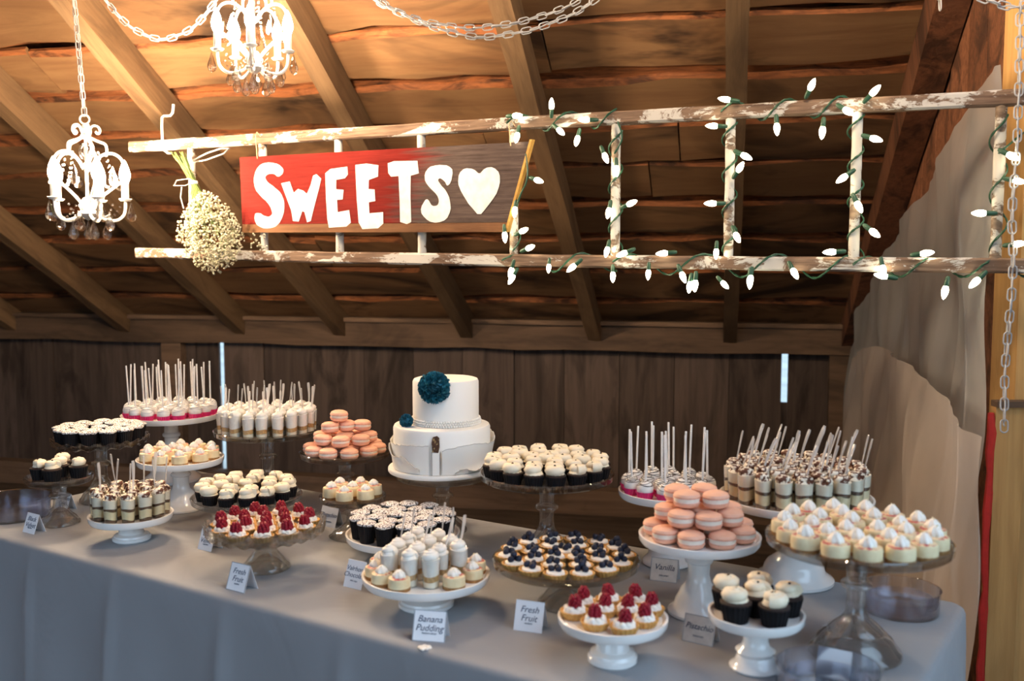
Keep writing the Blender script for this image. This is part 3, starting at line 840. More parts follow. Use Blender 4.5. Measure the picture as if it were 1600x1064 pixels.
def kit_macaron(r=.0245, h=.031):
    dome = [(0, 0), (r * .93, 0), (r * .99, .003), (r * .985, .0035)]
    low = MB().lathe([(0, .0008), (r * .55, .0), (r * .9, .004), (r, .009), (r * .98, .0098), (0, .0098)], 30).mesh('bottom_shell', m_mac)
    top = MB().lathe([(0, h - .0098), (r * .98, h - .0098), (r, h - .009), (r * .92, h - .0045), (r * .62, h - .0008), (0, h)], 30).mesh('top_shell', m_mac)
    foot = MB()
    rough = lambda a, rr, z, k: (rr * (1 + .012 * math.sin(a * 23 + k) + .01 * math.sin(a * 37)), z)
    foot.lathe([(r * .9, .0092), (r * 1.01, .0098), (r * 1.01, .0118), (r * .9, .0122)], 60, 0, None, rough)
    foot.lathe([(r * .9, h - .0122), (r * 1.01, h - .0118), (r * 1.01, h - .0098), (r * .9, h - .0092)], 60, 0, None, rough)
    fill = MB().lathe([(0, .0118), (r * .95, .0118), (r * .985, h / 2), (r * .95, h - .0118), (0, h - .0118)], 24, 0, None, lambda a, rr, z, k: (rr * (1 + .015 * math.sin(7 * a)), z)).mesh('filling', m_macfill)
    fm = foot.mesh('foot', m_macfoot)
    return [[('bottom_shell', low, None), ('foot', fm, None), ('filling', fill, None), ('top_shell', top, None)]]

ORD = ['first', 'second', 'third', 'fourth', 'fifth', 'sixth', 'seventh', 'eighth', 'ninth', 'tenth', 'eleventh', 'twelfth', 'thirteenth', 'fourteenth', 'fifteenth', 'sixteenth']
RING = ['outer', 'second', 'third', 'fourth', 'fifth']
def ring_spots(Rr, pitch, start=.5, inner=True, tighten=1.0, jitter=.06):
    """rings of spots on a round plate; returns [(x, y, words)]"""
    out = []; r = Rr; k = 0; rings = []
    while r > pitch * .35:
        n = max(1, int(2 * PI * r / (pitch * 1.02)))
        rings.append((r, n)); r -= pitch * .93 * tighten
        if not inner: break
    if inner and r > -pitch * .2 and rings and rings[-1][0] > pitch * .72: rings.append((0, 1))
    for k, (r, n) in enumerate(rings):
        if r < 1e-6: out.append((0, 0, 'at the centre')); continue
        pts = []
        for i in range(n):
            a = -PI / 2 + start * (2 * PI / n) + 2 * PI * i / n + random.uniform(-jitter, jitter) * .5
            pts.append((r * math.cos(a), r * math.sin(a)))
        name = RING[k] if k < len(rings) - 1 or len(rings) < 3 or rings[-1][0] == 0 else 'inner'
        for side, sel in (('front', [p for p in pts if p[1] < 0]), ('back', [p for p in pts if p[1] >= 0])):
            for i, p in enumerate(sorted(sel)):
                w = '%s from left, %s of %s ring' % (ORD[i], side, name)
                out.append((p[0], p[1], w))
    return out
PLACED = {}
def put(kit, name, M, label, cat, group):
    rt = tag(obj(name, None, None, M), label, cat, group)
    for pn, me, pm in kit: obj(pn, me, rt, pm)
    return rt
def fill(key, kits, name, what, cat, where, group, spots, zoff=0, face=None, sc=(.97, 1.03), spin=True):
    c, Rr, st = STANDS[key]; res = []
    for x, y, w in spots:
        a = random.uniform(0, 2 * PI) if spin else random.uniform(-.5, .5)
        M = TR((c.x + x, c.y + y, c.z + zoff)) @ RZ(a) @ SC(random.uniform(*sc))
        res.append((put(random.choice(kits), name, M, '%s, %s, on %s' % (what, w, where), cat, group), x, y, w))
    return res

# black cupcakes (front right), twisted cream on top
k21 = kit_cupcake(.0262, .031, .0255, .020, True, m_cream, .46)
fill(21, k21, 'cupcake', 'black cupcake', 'cupcake', 'small white front stand', 'black cupcakes on the small white stand',
     ring_spots(.052, .0535, .25, True))
# the small glass stand on the left
k1 = kit_cupcake(.0235, .028, .0225, .019, True, m_cream, .5)
fill(1, k1, 'cupcake', 'black cupcake', 'cupcake', 'small left glass stand', 'cupcakes on the small left glass stand',
     [(-.044, -.012, 'leftmost of five'), (-.002, -.033, 'front of five'), (-.006, .020, 'middle of five'), (-.018, .062, 'rearmost of five'), (.046, .012, 'rightmost of five')])
# cream topped cupcakes
k14 = kit_cupcake(.0218, .024, .0242, .016, True, m_cream, .50)
fill(14, k14, 'cupcake', 'cream topped cupcake', 'cupcake', 'tall glass stand', 'cupcakes on the tall glass stand', ring_spots(.126, .0470, .3))
k7 = kit_cupcake(.0205, .022, .0230, .016, True, m_cream, .50)
fill(7, k7, 'cupcake', 'cream topped cupcake', 'cupcake', 'low glass stand', 'cupcakes on the low glass stand', ring_spots(.106, .048, .5))
# speckled chocolate cups
k11 = kit_cup(.0212, .043)
fill(2, kit_cup(.0225, .036), 'chocolate_cup', 'speckled black cup', 'chocolate cup', 'left glass stand', 'speckled cups on the left glass stand', ring_spots(.102, .047, .2))
fill(11, k11, 'chocolate_cup', 'speckled black cup', 'chocolate cup', 'low white plate', 'speckled cups on the low white plate', ring_spots(.102, .0455, .4))
# cake pops
fill(4, kit_pop(.0195, .118, .0195, False, .016), 'cake_pop', 'pale cake pop', 'cake pop', 'back left stand', 'cake pops on the back left stand', ring_spots(.121, .0440, .35))
fill(17, kit_pop(.0188, .105, .0188, True, .016), 'cake_pop', 'striped cake pop', 'cake pop', 'right stand', 'striped cake pops on the right stand', ring_spots(.088, .0428, .6))
# shots
def spoons(placed, every, what, group, length, lean, h, skip=0):
    mb = MB(); n = 12; vs = []
    pts = []; hw = []
    for i in range(n + 1):
        f = i / n
        pts.append((0, .006 * math.sin(f * 2.4), f * length)); hw.append(.0030 + .0026 * max(0, f - .35) / .65 if i < n else .0042)
    mb.tube(pts, [w * 1.0 for w in hw], 8, flat=.42)
    me = mb.mesh('spoon', m_spoon)
    for i, (o, x, y, w) in enumerate(placed):
        if (i + skip) % every[1] >= every[0]: continue
        c = o.matrix_basis.translation
        M = TR((c.x + random.uniform(-.005, .005), c.y + random.uniform(-.003, .006), c.z + h * .72)) @ RY(lean + random.uniform(-.13, .13)) @ RX(random.uniform(-.15, .10)) @ RZ(random.uniform(-.7, .7))
        sp = obj('plastic_spoon', me, None, M)
        tag(sp, '%s, %s' % (what, w), 'spoon', group)
sh19 = kit_shot(.0190, .062, 'tiramisu')
p = fill(19, sh19, 'tiramisu_shot', 'tiramisu shot', 'dessert shot', 'large white stand', 'tiramisu shots on the large white stand', ring_spots(.133, .0405, .5), spin=True)
spoons(p, (3, 4), 'clear spoon in right tiramisu shot', 'spoons in the right tiramisu shots', .095, .27, .062)
p = fill(3, kit_shot(.0178, .060, 'tiramisu'), 'tiramisu_shot', 'tiramisu shot', 'dessert shot', 'low left stand', 'tiramisu shots on the low left stand', ring_spots(.077, .0385, .5))
spoons(p, (1, 2), 'clear spoon in left tiramisu shot', 'spoons in the left tiramisu shots', .10, .02, .058, 1)
p = fill(6, kit_shot(.0182, .058, 'pudding', .012), 'pudding_shot', 'layered pudding shot', 'dessert shot', 'tall glass stand', 'pudding shots on the tall glass stand', ring_spots(.124, .039, .4))
spoons(p, (3, 4), 'clear spoon in back left pudding shot', 'spoons in the back left pudding shots', .088, .03, .060)
# front stand: pudding shots in the middle, cheesecakes around the rim
c13 = kit_cheesecake(.0215, .024, .0115, .014)
outer = []
for i, (a, w) in enumerate([(-2.95, 'far left'), (-2.5, 'left'), (-2.02, 'front left'), (-.92, 'front right'), (-.34, 'right'), (.16, 'far right'), (2.85, 'back left')]):
    outer.append((.100 * math.cos(a), .100 * math.sin(a), '%s of rim' % w))
fill(13, c13, 'mini_cheesecake', 'raspberry swirl cheesecake', 'cheesecake', 'low white front stand', 'cheesecakes round the front pudding shots', outer)
sp13 = [(-.068, -.040, 'left of front row'), (-.026, -.066, 'centre left of front row'), (.016, -.074, 'centre right of front row'), (-.056, .004, 'left of middle row'), (-.014, -.024, 'centre left of middle row'), (.030, -.030, 'centre right of middle row'), (.066, -.012, 'right of middle row'), (-.040, .048, 'left of back row'), (.004, .030, 'centre left of back row'), (.048, .034, 'centre right of back row'), (.020, .074, 'right rear of back row'), (-.024, .090, 'left rear of back row')]
p = fill(13, kit_shot(.0185, .056, 'pudding', .014), 'pudding_shot', 'banana pudding shot', 'dessert shot', 'low white front stand', 'pudding shots on the front stand', sp13)
spoons(p[3:], (8, 9), 'clear spoon in front pudding shot', 'spoons in the front pudding shots', .085, .16, .056)
# cheesecakes
c20 = kit_cheesecake(.0235, .026, .0128, .017)
fill(20, c20, 'mini_cheesecake', 'raspberry swirl cheesecake', 'cheesecake', 'right glass stand', 'cheesecakes on the right glass stand', ring_spots(.124, .0495, .5))
fill(5, kit_cheesecake(.0215, .026, .0120, .014), 'mini_cheesecake', 'raspberry swirl cheesecake', 'cheesecake', 'left white stand', 'cheesecakes on the left white stand', ring_spots(.087, .050, .5))
fill(10, kit_cheesecake(.0215, .028, .0115, .013), 'mini_cheesecake', 'raspberry swirl cheesecake', 'cheesecake', 'small glass stand', 'cheesecakes on the small glass stand', ring_spots(.052, .0500, .75))
# tarts
fill(16, kit_rasp_tart(.0245, .013, .0112, .023), 'raspberry_tart', 'raspberry tart', 'tart', 'small white front stand', 'raspberry tarts on the small white stand',
     [(-.066, .004, 'far left of ten'), (-.034, -.046, 'front left of ten'), (.012, -.066, 'frontmost of ten'), (.050, -.034, 'front right of ten'), (.068, .018, 'far right of ten'),
      (-.048, .052, 'back left of ten'), (-.001, .066, 'rearmost of ten'), (.046, .060, 'back right of ten'), (-.014, .014, 'centre left of ten'), (.026, .010, 'centre right of ten')])
fill(8, kit_rasp_tart(.0245, .012, .0122, .023), 'raspberry_tart', 'raspberry tart', 'tart', 'scalloped glass stand', 'raspberry tarts on the scalloped stand', ring_spots(.0965, .0505, .3))
fill(15, kit_blue_tart(.0245, .013), 'blueberry_tart', 'blueberry tart', 'tart', 'honey glass stand', 'blueberry tarts on the honey glass stand', ring_spots(.117, .0495, .5))
# macarons
def pile(key, where, group, layers, r, h):
    kits = kit_macaron(r, h); c, Rr, st = STANDS[key]; zc = 0
    for li, (name, spots) in enumerate(layers):
        for x, y, w in spots:
            tilt = RX(random.uniform(-.05, .05)) @ RY(random.uniform(-.05, .05)) if li else Matrix.Identity(4)
            M = TR((c.x + x, c.y + y, c.z + li * h * 1.0)) @ tilt @ RZ(random.uniform(0, 6))
            lab = 'pink macaron, %s, %s, on %s' % (w.replace('of ', 'of '), name, where)
            put(kits[0], 'macaron', M, lab, 'macaron', group)
pile(18, 'right white stand', 'macarons on the right white stand',
     [('bottom layer', ring_spots(.084, .0535, .5)), ('second layer', ring_spots(.062, .0535, .1)),
      ('third layer', [(-.030, -.022, 'front left'), (.026, -.026, 'front right'), (-.040, .028, 'back left'), (.014, .034, 'back right')])], .0255, .032)
pile(9, 'left glass stand', 'macarons on the left glass stand',
     [('bottom layer', ring_spots(.090, .0515, .5)), ('second layer', ring_spots(.066, .0515, .0)),
      ('third layer', [(-.036, -.016, 'left'), (.004, .012, 'middle'), (.046, .020, 'right')]), ('top', [(-.014, -.004, 'peak of pile')])], .0242, .030)

# ------------------------------------------------------------------ the wedding cake
c12, R12, s12 = STANDS[12]
M12 = TR(c12 + Vector((-.005, 0, .0082)))
cake = root('wedding_cake', 'two tier white fondant cake with a teal ruffled flower', 'cake', M12)
obj('cake_board', lathe_mesh('cake_board', [(0, 0), (.130, 0), (.132, .003), (.132, .009), (.130, .012), (0, .012)], m_fondant, 72), cake)
TA = Vector((.004, 0, 0))
low = MB().lathe([(0, .012), (.121, .012), (.122, .016), (.122, .112), (.119, .118), (.113, .120), (0, .120)], 72).mesh('lower_tier', m_fondant)
obj('lower_tier', low, cake, TR(TA))
up = MB().lathe([(0, .120), (.0825, .120), (.083, .124), (.083, .226), (.080, .232), (.074, .234), (0, .234)], 64).mesh('upper_tier', m_fondant)
TB = TA + Vector((.010, .004, 0))
obj('upper_tier', up, cake, TR(TB))
pb = MB()
for row in range(3):
    n = 84
    for i in range(n):
        a = 2 * PI * (i + .5 * (row % 2)) / n
        pb.ball(.0031, (.0865 * math.cos(a) if row < 2 else .085 * math.cos(a), .0865 * math.sin(a) if row < 2 else .085 * math.sin(a), .1232 + row * .0052), 6, 4)
obj('pearl_border', pb.mesh('pearl_border', m_fondant), cake, TR(TB))
def torn_band(a0, a1, z0, z1f, out, name):
    n = 40; vs = []; fs = []
    for i in range(n + 1):
        f = i / n; a = a0 + (a1 - a0) * f
        zt = z1f(f) + random.uniform(-.0018, .0018)
        fl = out * (.3 + .7 * abs(math.sin(f * 5 + a0 * 3)))
        for r, z in ((.1232, z0), (.1240 + fl * .3, (z0 + zt) / 2), (.1240 + fl, zt), (.1228 + fl, zt + .0004), (.1225, (z0 + zt) / 2), (.1222, z0)):
            vs.append((r * math.cos(a), r * math.sin(a), z))
    for i in range(n):
        for q in range(5): fs.append((i * 6 + q, i * 6 + 6 + q, i * 6 + 7 + q, i * 6 + 1 + q))
    mb = MB(); mb.add(vs, fs)
    for i in range(0, n): mb.tube([vs[i * 6 + 2], vs[i * 6 + 8]], .0006, 4, mat=1)
    return obj(name, mb.mesh(name, [m_fondant, m_torn]), cake, TR(TA))
torn_band(-1.50, .9, .013, lambda f: .074 + .022 * f + .006 * math.sin(f * 9), .010, 'torn_sheet')
torn_band(-4.2, -1.75, .013, lambda f: .088 - .010 * f + .006 * math.sin(f * 7 + 1), .007, 'torn_sheet')
torn_band(-3.1, -1.95, .013, lambda f: .070 - .035 * f + .006 * math.sin(f * 11), .012, 'torn_sheet')
torn_band(-1.25, -.2, .013, lambda f: .020 + .012 * f + .005 * math.sin(f * 13), .014, 'torn_sheet')
sl = MB()
sl.prism([(-.0085, .070), (.006, .068), (.009, .082), (.0085, .104), (.003, .109), (-.007, .106), (-.010, .092)], 0, .004, T=TR((-.006, -.1215, 0)) @ RX(PI / 2))
obj('bark_slot', sl.mesh('bark_slot', m_bark2, False), cake, TR(TA))
st_ = MB()
for x0 in (-.016, .004):
    st_.box((x0, -.1265, .013), (x0 + .0012, -.118, .070))
st_.box((-.0145, -.1262, .013), (.003, -.12, .068), mat=1)
obj('torn_strip', st_.mesh('torn_strip', [m_torn, m_fondant], False), cake, TR(TA))
def ruffle(r, n, name, M):
    mb = MB(); ga = PI * (3 - math.sqrt(5))
    mb.ball(r * .78, (0, 0, 0), 20, 12)
    for i in range(n):
        z = 1 - 2 * (i + .5) / n; rr = math.sqrt(1 - z * z); a = ga * i
        d = Vector((rr * math.cos(a), rr * math.sin(a), z)); x = d.orthogonal().normalized(); y = d.cross(x)
        spin = random.uniform(0, 6.3); pw = r * random.uniform(.34, .48)
        vs = []; m = 9
        for q in range(m):
            f = q / (m - 1) - .5
            u = (x * math.cos(spin) + y * math.sin(spin)) * f * pw * 1.5 + (y * math.cos(spin) - x * math.sin(spin)) * math.sin(f * 9 + i) * pw * .28
            vs.append(d * (r * .70) + u * .8); vs.append(d * (r * (1.0 + random.uniform(-.05, .05))) + u * 1.15)
        fs = [(2 * q, 2 * q + 2, 2 * q + 3, 2 * q + 1) for q in range(m - 1)]
        mb.add(vs, fs)
    o = obj(name, mb.mesh(name, m_teal, True, 80), cake, M)
    o['label'] = 'teal ruffled sugar flower'
    return o
ruffle(.0385, 130, 'sugar_flower', TR(TB + Vector((-.022, -.084, .220))))
ruffle(.0170, 70, 'sugar_flower', TR(TA + Vector((-.084, -.052, .134))))

# ------------------------------------------------------------------ plastic tubs
def tub(p, r, h, label):
    o = obj('plastic_tub', lathe_mesh('plastic_tub', [(0, 0), (r * .97, 0), (r * .985, .004), (r, h), (r + .002, h + .001), (r - .0015, h), (r * .97, .006), (r * .95, .004), (0, .003)], m_tub, 72), None, TR(p))
    ring = MB().lathe([(r * .80, .006), (r * .82, h * .62), (r * .81, h * .62), (r * .79, .006)], 60).mesh('inner_ring', m_tub)
    rt = tag(o, label, 'plastic tub'); obj('inner_ring', ring, o)
    return o
tub(on_z(22, 806, TZ), .092, .052, 'round clear plastic tub at the left table end')
tub(on_z(1407, 953, TZ), .073, .046, 'round clear plastic tub behind the right glass stand')
tub(on_z(1293, 1085, TZ), .080, .048, 'round clear plastic tub at the bottom edge before glass stand')

# ------------------------------------------------------------------ name cards
def text_mesh(body, size, shear=.28, align='CENTER'):
    cu = bpy.data.curves.new('lettering', 'FONT')
    cu.body = body; cu.size = size; cu.shear = shear; cu.align_x = align; cu.extrude = .0002; cu.space_line = .95; cu.offset = .0
    cu.resolution_u = 3
    to = bpy.data.objects.new('lettering', cu); col.objects.link(to)
    bpy.context.view_layer.update()
    dg = bpy.context.evaluated_depsgraph_get()
    me = bpy.data.meshes.new_from_object(to.evaluated_get(dg))
    bpy.data.objects.remove(to); bpy.data.curves.remove(cu)
    me.materials.clear(); me.materials.append(m_ink)
    me.name = 'lettering'
    return me
def card(px, py, lines, sub, label, w=.064, h=.056, rot=-.57, tilt=.34, mat=None, border=False):
    p = on_z(px, py, TZ)
    rt = root('name_card', label, 'name card', TR(p) @ RZ(rot))
    mat = mat or m_card
    dx = math.sin(tilt) * h
    F = TR((0, 0, 0)) @ RX(PI / 2 - tilt)                     # front sheet: local x across, y up the sheet, z towards viewer
    mb = MB(); mb.box((-w / 2, 0, -.0006), (w / 2, h, 0)); fr = obj('front_panel', mb.mesh('front_panel', mat, False), rt, F)
    B = TR((0, 2 * dx, 0)) @ RZ(PI) @ RX(PI / 2 - tilt)
    mb = MB(); mb.box((-w / 2, 0, -.0006), (w / 2, h, 0)); obj('back_panel', mb.mesh('back_panel', m_card, False), rt, B)
    if lines:
        sz = .0165 if len(lines) == 2 else .0172
        if max(len(x) for x in lines) > 8: sz *= .86
        me = text_mesh('\n'.join(lines), sz)
        obj('lettering', me, rt, F @ TR((0, h * (.62 if len(lines) == 2 else .50), .0003)))
        me2 = text_mesh(sub, .0052, .15)
        obj('small_print', me2, rt, F @ TR((0, h * .24, .0003)))
    if border:
        mb = MB(); e = .0016
        for a, b_ in (((-w / 2, 0), (w / 2, e)), ((-w / 2, h - e), (w / 2, h)), ((-w / 2, 0), (-w / 2 + e, h)), ((w / 2 - e, 0), (w / 2, h))):
            mb.box((a[0], a[1], 0), (b_[0], b_[1], .0004))
        obj('border', mb.mesh('border', m_edge, False), rt, F)
    return rt
card(44, 833, ['Black', 'Velvet'], 'cupcakes', 'Black Velvet card before the small left glass stand', .050, .050)
card(94, 797, ['Chocolate', 'Cake'], 'mini cups', 'Chocolate Cake card behind the small left glass stand', .058, .048)
card(319, 860, ['Black', 'Velvet'], 'cupcakes', 'Black Velvet card half under the scalloped raspberry stand', .048, .054)
card(367, 924, ['Fresh', 'Fruit'], 'tartlets', 'Fresh Fruit card in front of the glass raspberry stand', .056, .058, border=True)
card(510, 823, ['Pistachio'], 'cheesecakes', 'Pistachio card behind the glass raspberry stand', .058, .052)
card(550, 919, ['Valrhona', 'Chocolate'], 'mini cups', 'Valrhona Chocolate card left of the low white front stand', .050, .058)
card(669, 1003, ['Banana', 'Pudding'], 'dessert shots', 'Banana Pudding card in front of the low white stand', .062, .056, border=True, rot=-.2)
card(824, 987, ['Fresh', 'Fruit'], 'tartlets', 'Fresh Fruit card beside the small white raspberry stand', .056, .056, rot=-.35)
card(1036, 909, ['Vanilla'], 'cake pops', 'Vanilla card with grey face behind the right macarons', .060, .050, mat=m_cardshade, border=True, rot=-.4)
card(1089, 1006, ['Pistachio'], 'macarons', 'Pistachio card with grey face below the right macarons', .060, .050, mat=m_cardshade, border=True)
card(1300, 1062, [], '', 'blank white card behind tub at the foot of glass stand', .056, .050)
# a smear of icing on the edge of the cloth
p0 = on_z(664, 1012, TZ)
mb = MB()
for (x, y, r) in ((-.008, .0, .006), (-.003, .006, .0065), (.004, .006, .006), (.007, .001, .0055), (.001, -.004, .005), (-.004, -.007, .004), (.0005, -.011, .003), (.006, -.006, .003)):
    mb.lathe([(0, 0), (r, 0), (r * .7, .002), (0, .003)], 10, T=TR((x, y, 0)))
tag(obj('icing_smear', mb.mesh('icing_smear', m_white), None, TR((p0.x, p0.y, TZ)) @ RZ(-.3)), 'small white smear of icing below the Banana Pudding card', 'icing')

# ------------------------------------------------------------------ ladder, sign, lights
L0 = at_y(301, 396, 3.60); L8 = at_y(1562, 415, 2.40)
LU = Vector((L8.x - L0.x, L8.y - L0.y, 0)).normalized(); LN = Vector((-LU.y, LU.x, 0))     # LN points away from the viewer
if LN.y < 0: LN = -LN
LO = Vector((L0.x, L0.y, 0))
LM = frame(LO, LU, LN, UP)
def lad(px, py, off=0.0):
    """place on the hanging ladder: metres along, off towards the viewer, height"""
    P = on_plane(px, py, LO - LN * off, LN) - LO
    return Vector((P.dot(LU), -off, P.z))
ladder = root('wooden_ladder', 'old wooden ladder with peeling white paint hung sideways', 'ladder', LM)
def rail(pts, name='rail'):
    path = [lad(*q) for q in pts]; n = 40; vs = []; fs = []
    a, b_ = path[0], path[-1]; hh, hd = .0185, .016
    xs = [p.x for p in path]
    for i in range(n + 1):
        x = a.x + (b_.x - a.x) * i / n
        for j in range(len(xs) - 1):
            if xs[j] - 1e-6 <= x <= xs[j + 1] + 1e-6: break
        f = (x - xs[j]) / (xs[j + 1] - xs[j]); z = path[j].z * (1 - f) + path[j + 1].z * f
        w = lambda: random.uniform(-.001, .001); c = .005
        for dy, dz in ((-hd, -hh + c), (-hd, hh - c), (-hd + c, hh), (hd - c, hh), (hd, hh - c), (hd, -hh + c), (hd - c, -hh), (-hd + c, -hh)):
            vs.append((x, dy + w(), z + dz + w()))
    for i in range(n):
        for q in range(8): fs.append((i * 8 + q, i * 8 + (q + 1) % 8, i * 8 + 8 + (q + 1) % 8, i * 8 + 8 + q))
    fs += [tuple(reversed(range(8))), tuple(range(n * 8, n * 8 + 8))]
    mb = MB(); mb.add(vs, fs)
    return obj(name, mb.mesh(name, m_rail, True, 30), ladder)
TOPR = [(206, 230), (480, 213), (760, 196), (1200, 172), (1622, 151)]
BOTR = [(216, 395), (500, 402), (760, 406), (1200, 412), (1622, 416)]
rail(TOPR); rail(BOTR)
def interp(pts, x):
    for (a, b_), (c, d) in zip(pts, pts[1:]):
        if a <= x <= c: return b_ + (d - b_) * (x - a) / (c - a)
    return pts[-1][1]
RUNGS = [301, 412, 530, 659, 803, 962, 1140, 1337, 1560]
for i, px in enumerate(RUNGS):
    a = lad(px, interp(TOPR, px)); b_ = lad(px, interp(BOTR, px)); b_.x = a.x = (a.x + b_.x) / 2
    mb = MB(); n = 8
    pts = [a + (b_ - a) * (k / n) for k in range(n + 1)]
    mb.tube(pts, [.0135 + random.uniform(-.001, .001) for _ in pts], 12)
    obj('rung', mb.mesh('rung', m_rung), ladder)
# hook from a rafter
hk = [(271, 163), (270, 176), (266, 181), (256, 181), (253, 184), (253, 200), (254, 222), (256, 234), (262, 239), (268, 239)]
offs = [.0, .0, .0, .01, .02, .03, .03, .03, .01, -.02]
mb = MB(); mb.tube([lad(x, y, o_) for (x, y), o_ in zip(hk, offs)], .0045, 8)
tag(obj('ladder_hook', mb.mesh('ladder_hook', m_enamel), None, LM), 'white metal hook holding the left end of ladder', 'hook')

SOFF = .030                                  # the sign hangs in front of the ladder
sq = lambda x, y: lad(300 + x / 2.216, y / 2.216, SOFF)
TL, TRr, BR, BL = sq(165, 545), sq(1170, 490), sq(1083, 803), sq(175, 805)
SO = Vector((BL.x, -SOFF, BL.z))
SM = LM @ TR(SO)
sign = root('hanging_sign', 'red and bare wood board painted SWEETS with a heart', 'sign', SM)
RXP = RX(PI / 2)                             # polygons drawn in x (along) and z (up)
def loc(q): v = q - SO; return (v.x, v.z)
SPLIT = .032 / .29
def mixp(a, b_, f): return (a[0] + (b_[0] - a[0]) * f, a[1] + (b_[1] - a[1]) * f)
tl, tr_, br, bl = loc(TL), loc(TRr), loc(BR), loc(BL)
ml, mr_ = mixp(bl, tl, SPLIT), mixp(br, tr_, SPLIT)
mb = MB(); mb.prism([ml, mr_, tr_, tl], 0, .016, T=TR((0, .016, 0)) @ RXP)
obj('painted_board', mb.mesh('painted_board', m_sign, False), sign)
mb = MB(); mb.prism([bl, br, mixp(br, tr_, SPLIT * .96), mixp(bl, tl, SPLIT * .96)], 0, .018, T=TR((0, .017, 0)) @ RXP)
m_strip = wood('brown_bottom_strip', (.22, .10, .04), (.15, .06, .024), (.06, .025, .012), 4, (.4, 6, 6), stain=.3)
obj('bottom_strip', mb.mesh('bottom_strip', m_strip, False), sign)
mb = MB(); e = .008
mb.prism([(br[0], br[1]), (br[0] + e, br[1]), (tr_[0] + e, tr_[1] + .006), (tr_[0], tr_[1] + .006)], 0, .020, T=TR((0, .018, 0)) @ RXP)
obj('edge_strip', mb.mesh('edge_strip', m_goldwood, False), sign)
GL = {
 's1': [(312,605),(318,585),(300,568),(270,562),(240,568),(222,588),(214,620),(220,655),(240,680),(262,700),(275,722),(280,740),(268,752),(250,748),(236,738),(218,740),(217,762),(228,782),(255,792),(285,788),(308,765),(320,730),(320,695),(308,668),(285,648),(262,632),(252,615),(262,602),(285,602),(298,612)],
 'w': [(310,635),(338,628),(352,668),(368,655),(385,660),(398,672),(412,640),(420,608),(432,603),(447,618),(440,650),(425,710),(412,765),(400,770),(390,735),(382,730),(370,768),(350,765),(345,730),(330,690)],
 'e1': [(462,600),(480,585),(538,577),(540,605),(530,618),(500,622),(500,655),(525,658),(522,690),(502,692),(505,735),(545,728),(550,770),(535,785),(475,788),(470,760),(465,690)],
 'e2': [(566,572),(605,567),(645,572),(645,612),(612,622),(612,655),(632,657),(635,695),(612,700),(615,738),(662,735),(663,775),(645,790),(590,793),(578,770),(572,690)],
 't': [(678,565),(700,558),(780,556),(785,600),(758,608),(757,680),(760,768),(745,776),(722,768),(720,690),(716,610),(690,612),(680,600)],
 's2': [(897,632),(905,590),(890,574),(850,570),(820,580),(806,600),(808,630),(830,655),(848,675),(857,695),(850,712),(832,715),(818,690),(808,692),(793,720),(797,745),(820,765),(850,773),(880,760),(897,730),(893,690),(880,660),(862,640),(850,624),(858,616),(875,626),(885,645)],
 'heart': [(995,605),(975,585),(945,582),(925,600),(922,635),(935,670),(965,715),(995,748),(1020,720),(1050,680),(1067,640),(1065,600),(1045,578),(1015,582)]}
def smooth_poly(pts):
    out = []
    n = len(pts)
    for i in range(n):
        a, b_ = Vector(pts[i] + (0,)), Vector(pts[(i + 1) % n] + (0,))
        out.append(tuple((a * .78 + b_ * .22).xy)); out.append(tuple((a * .22 + b_ * .78).xy))
    return out
for k, pts in GL.items():
    if k in ('s1', 's2', 'heart'): pts = smooth_poly(pts)
    poly = [loc(sq(x, y)) for x, y in pts]
    poly = [(x + random.uniform(-.0008, .0008), y + random.uniform(-.0008, .0008)) for x, y in poly]
    mb = MB(); mb.prism(poly, 0, .0012, T=TR((0, -.0002, 0)) @ RXP)
    o = obj('painted_heart' if k == 'heart' else 'painted_letter', mb.mesh('painted_letter', m_paint, False), sign)
for px, py0, py1 in ((402, 212, 248), (798, 195, 228)):
    a, b_ = lad(px, py0, .020) - SO, lad(px, py1, SOFF + .018) - SO
    a2 = a + Vector((.014, 0, -.004))
    mb = MB(); mb.tube([a2, a + Vector((.004, -.006, .012)), a + Vector((-.004, -.004, 0)), b_], .0016, 6)
    obj('hanging_twine', mb.mesh('hanging_twine', m_twine), sign)

# string lights
strings = root('string_lights', 'green wired string of glowing white bulbs wound round ladder', 'string lights', LM)
c3 = lambda x, y: (760 + x / 2.045, y / 2.045)
c4 = lambda x, y: (1150 + x / 2.0467, y / 2.0467)
B3 = [((85,370),(150,367)),((100,425),(100,458)),((208,350),(211,305)),((330,383),(287,385)),((228,412),(260,437)),((293,435),(290,492)),((375,490),(388,517)),((415,530),(420,560)),((450,655),(493,637)),((393,665),(392,700)),((388,790),(386,817)),((155,573),(193,585)),((92,662),(93,690)),((108,742),(141,728)),((58,742),(63,772)),((128,796),(164,782)),((82,855),(75,893)),((88,878),(75,914)),((200,845),(202,862)),((285,845),(252,878)),((404,870),(408,897)),((450,805),(415,822)),((580,808),(540,812)),((518,862),(518,884)),((622,870),(640,907)),((652,900),(650,950)),((668,895),(667,948)),((752,900),(768,915)),((845,880),(843,925)),((735,795),(735,818)),((795,745),(820,787)),((735,650),(692,651)),((802,548),(828,516)),((815,493),(860,515)),((740,403),(703,402)),((780,320),(740,315))]
B4 = [((235,288),(258,250)),((130,395),(134,435)),((278,405),(275,450)),((430,305),(458,277)),((345,348),(383,372)),((430,440),(490,458)),((355,560),(320,588)),((385,645),(408,688)),((430,735),(472,765)),((320,805),(270,808)),((180,860),(207,902)),((45,885),(45,925)),((468,848),(474,872)),((485,885),(447,878)),((590,812),(645,805)),((672,915),(662,965)),((778,890),(740,927)),((868,492),(921,520)),((885,576),(915,582)),((800,682),(727,682)),((885,782),(921,778))]
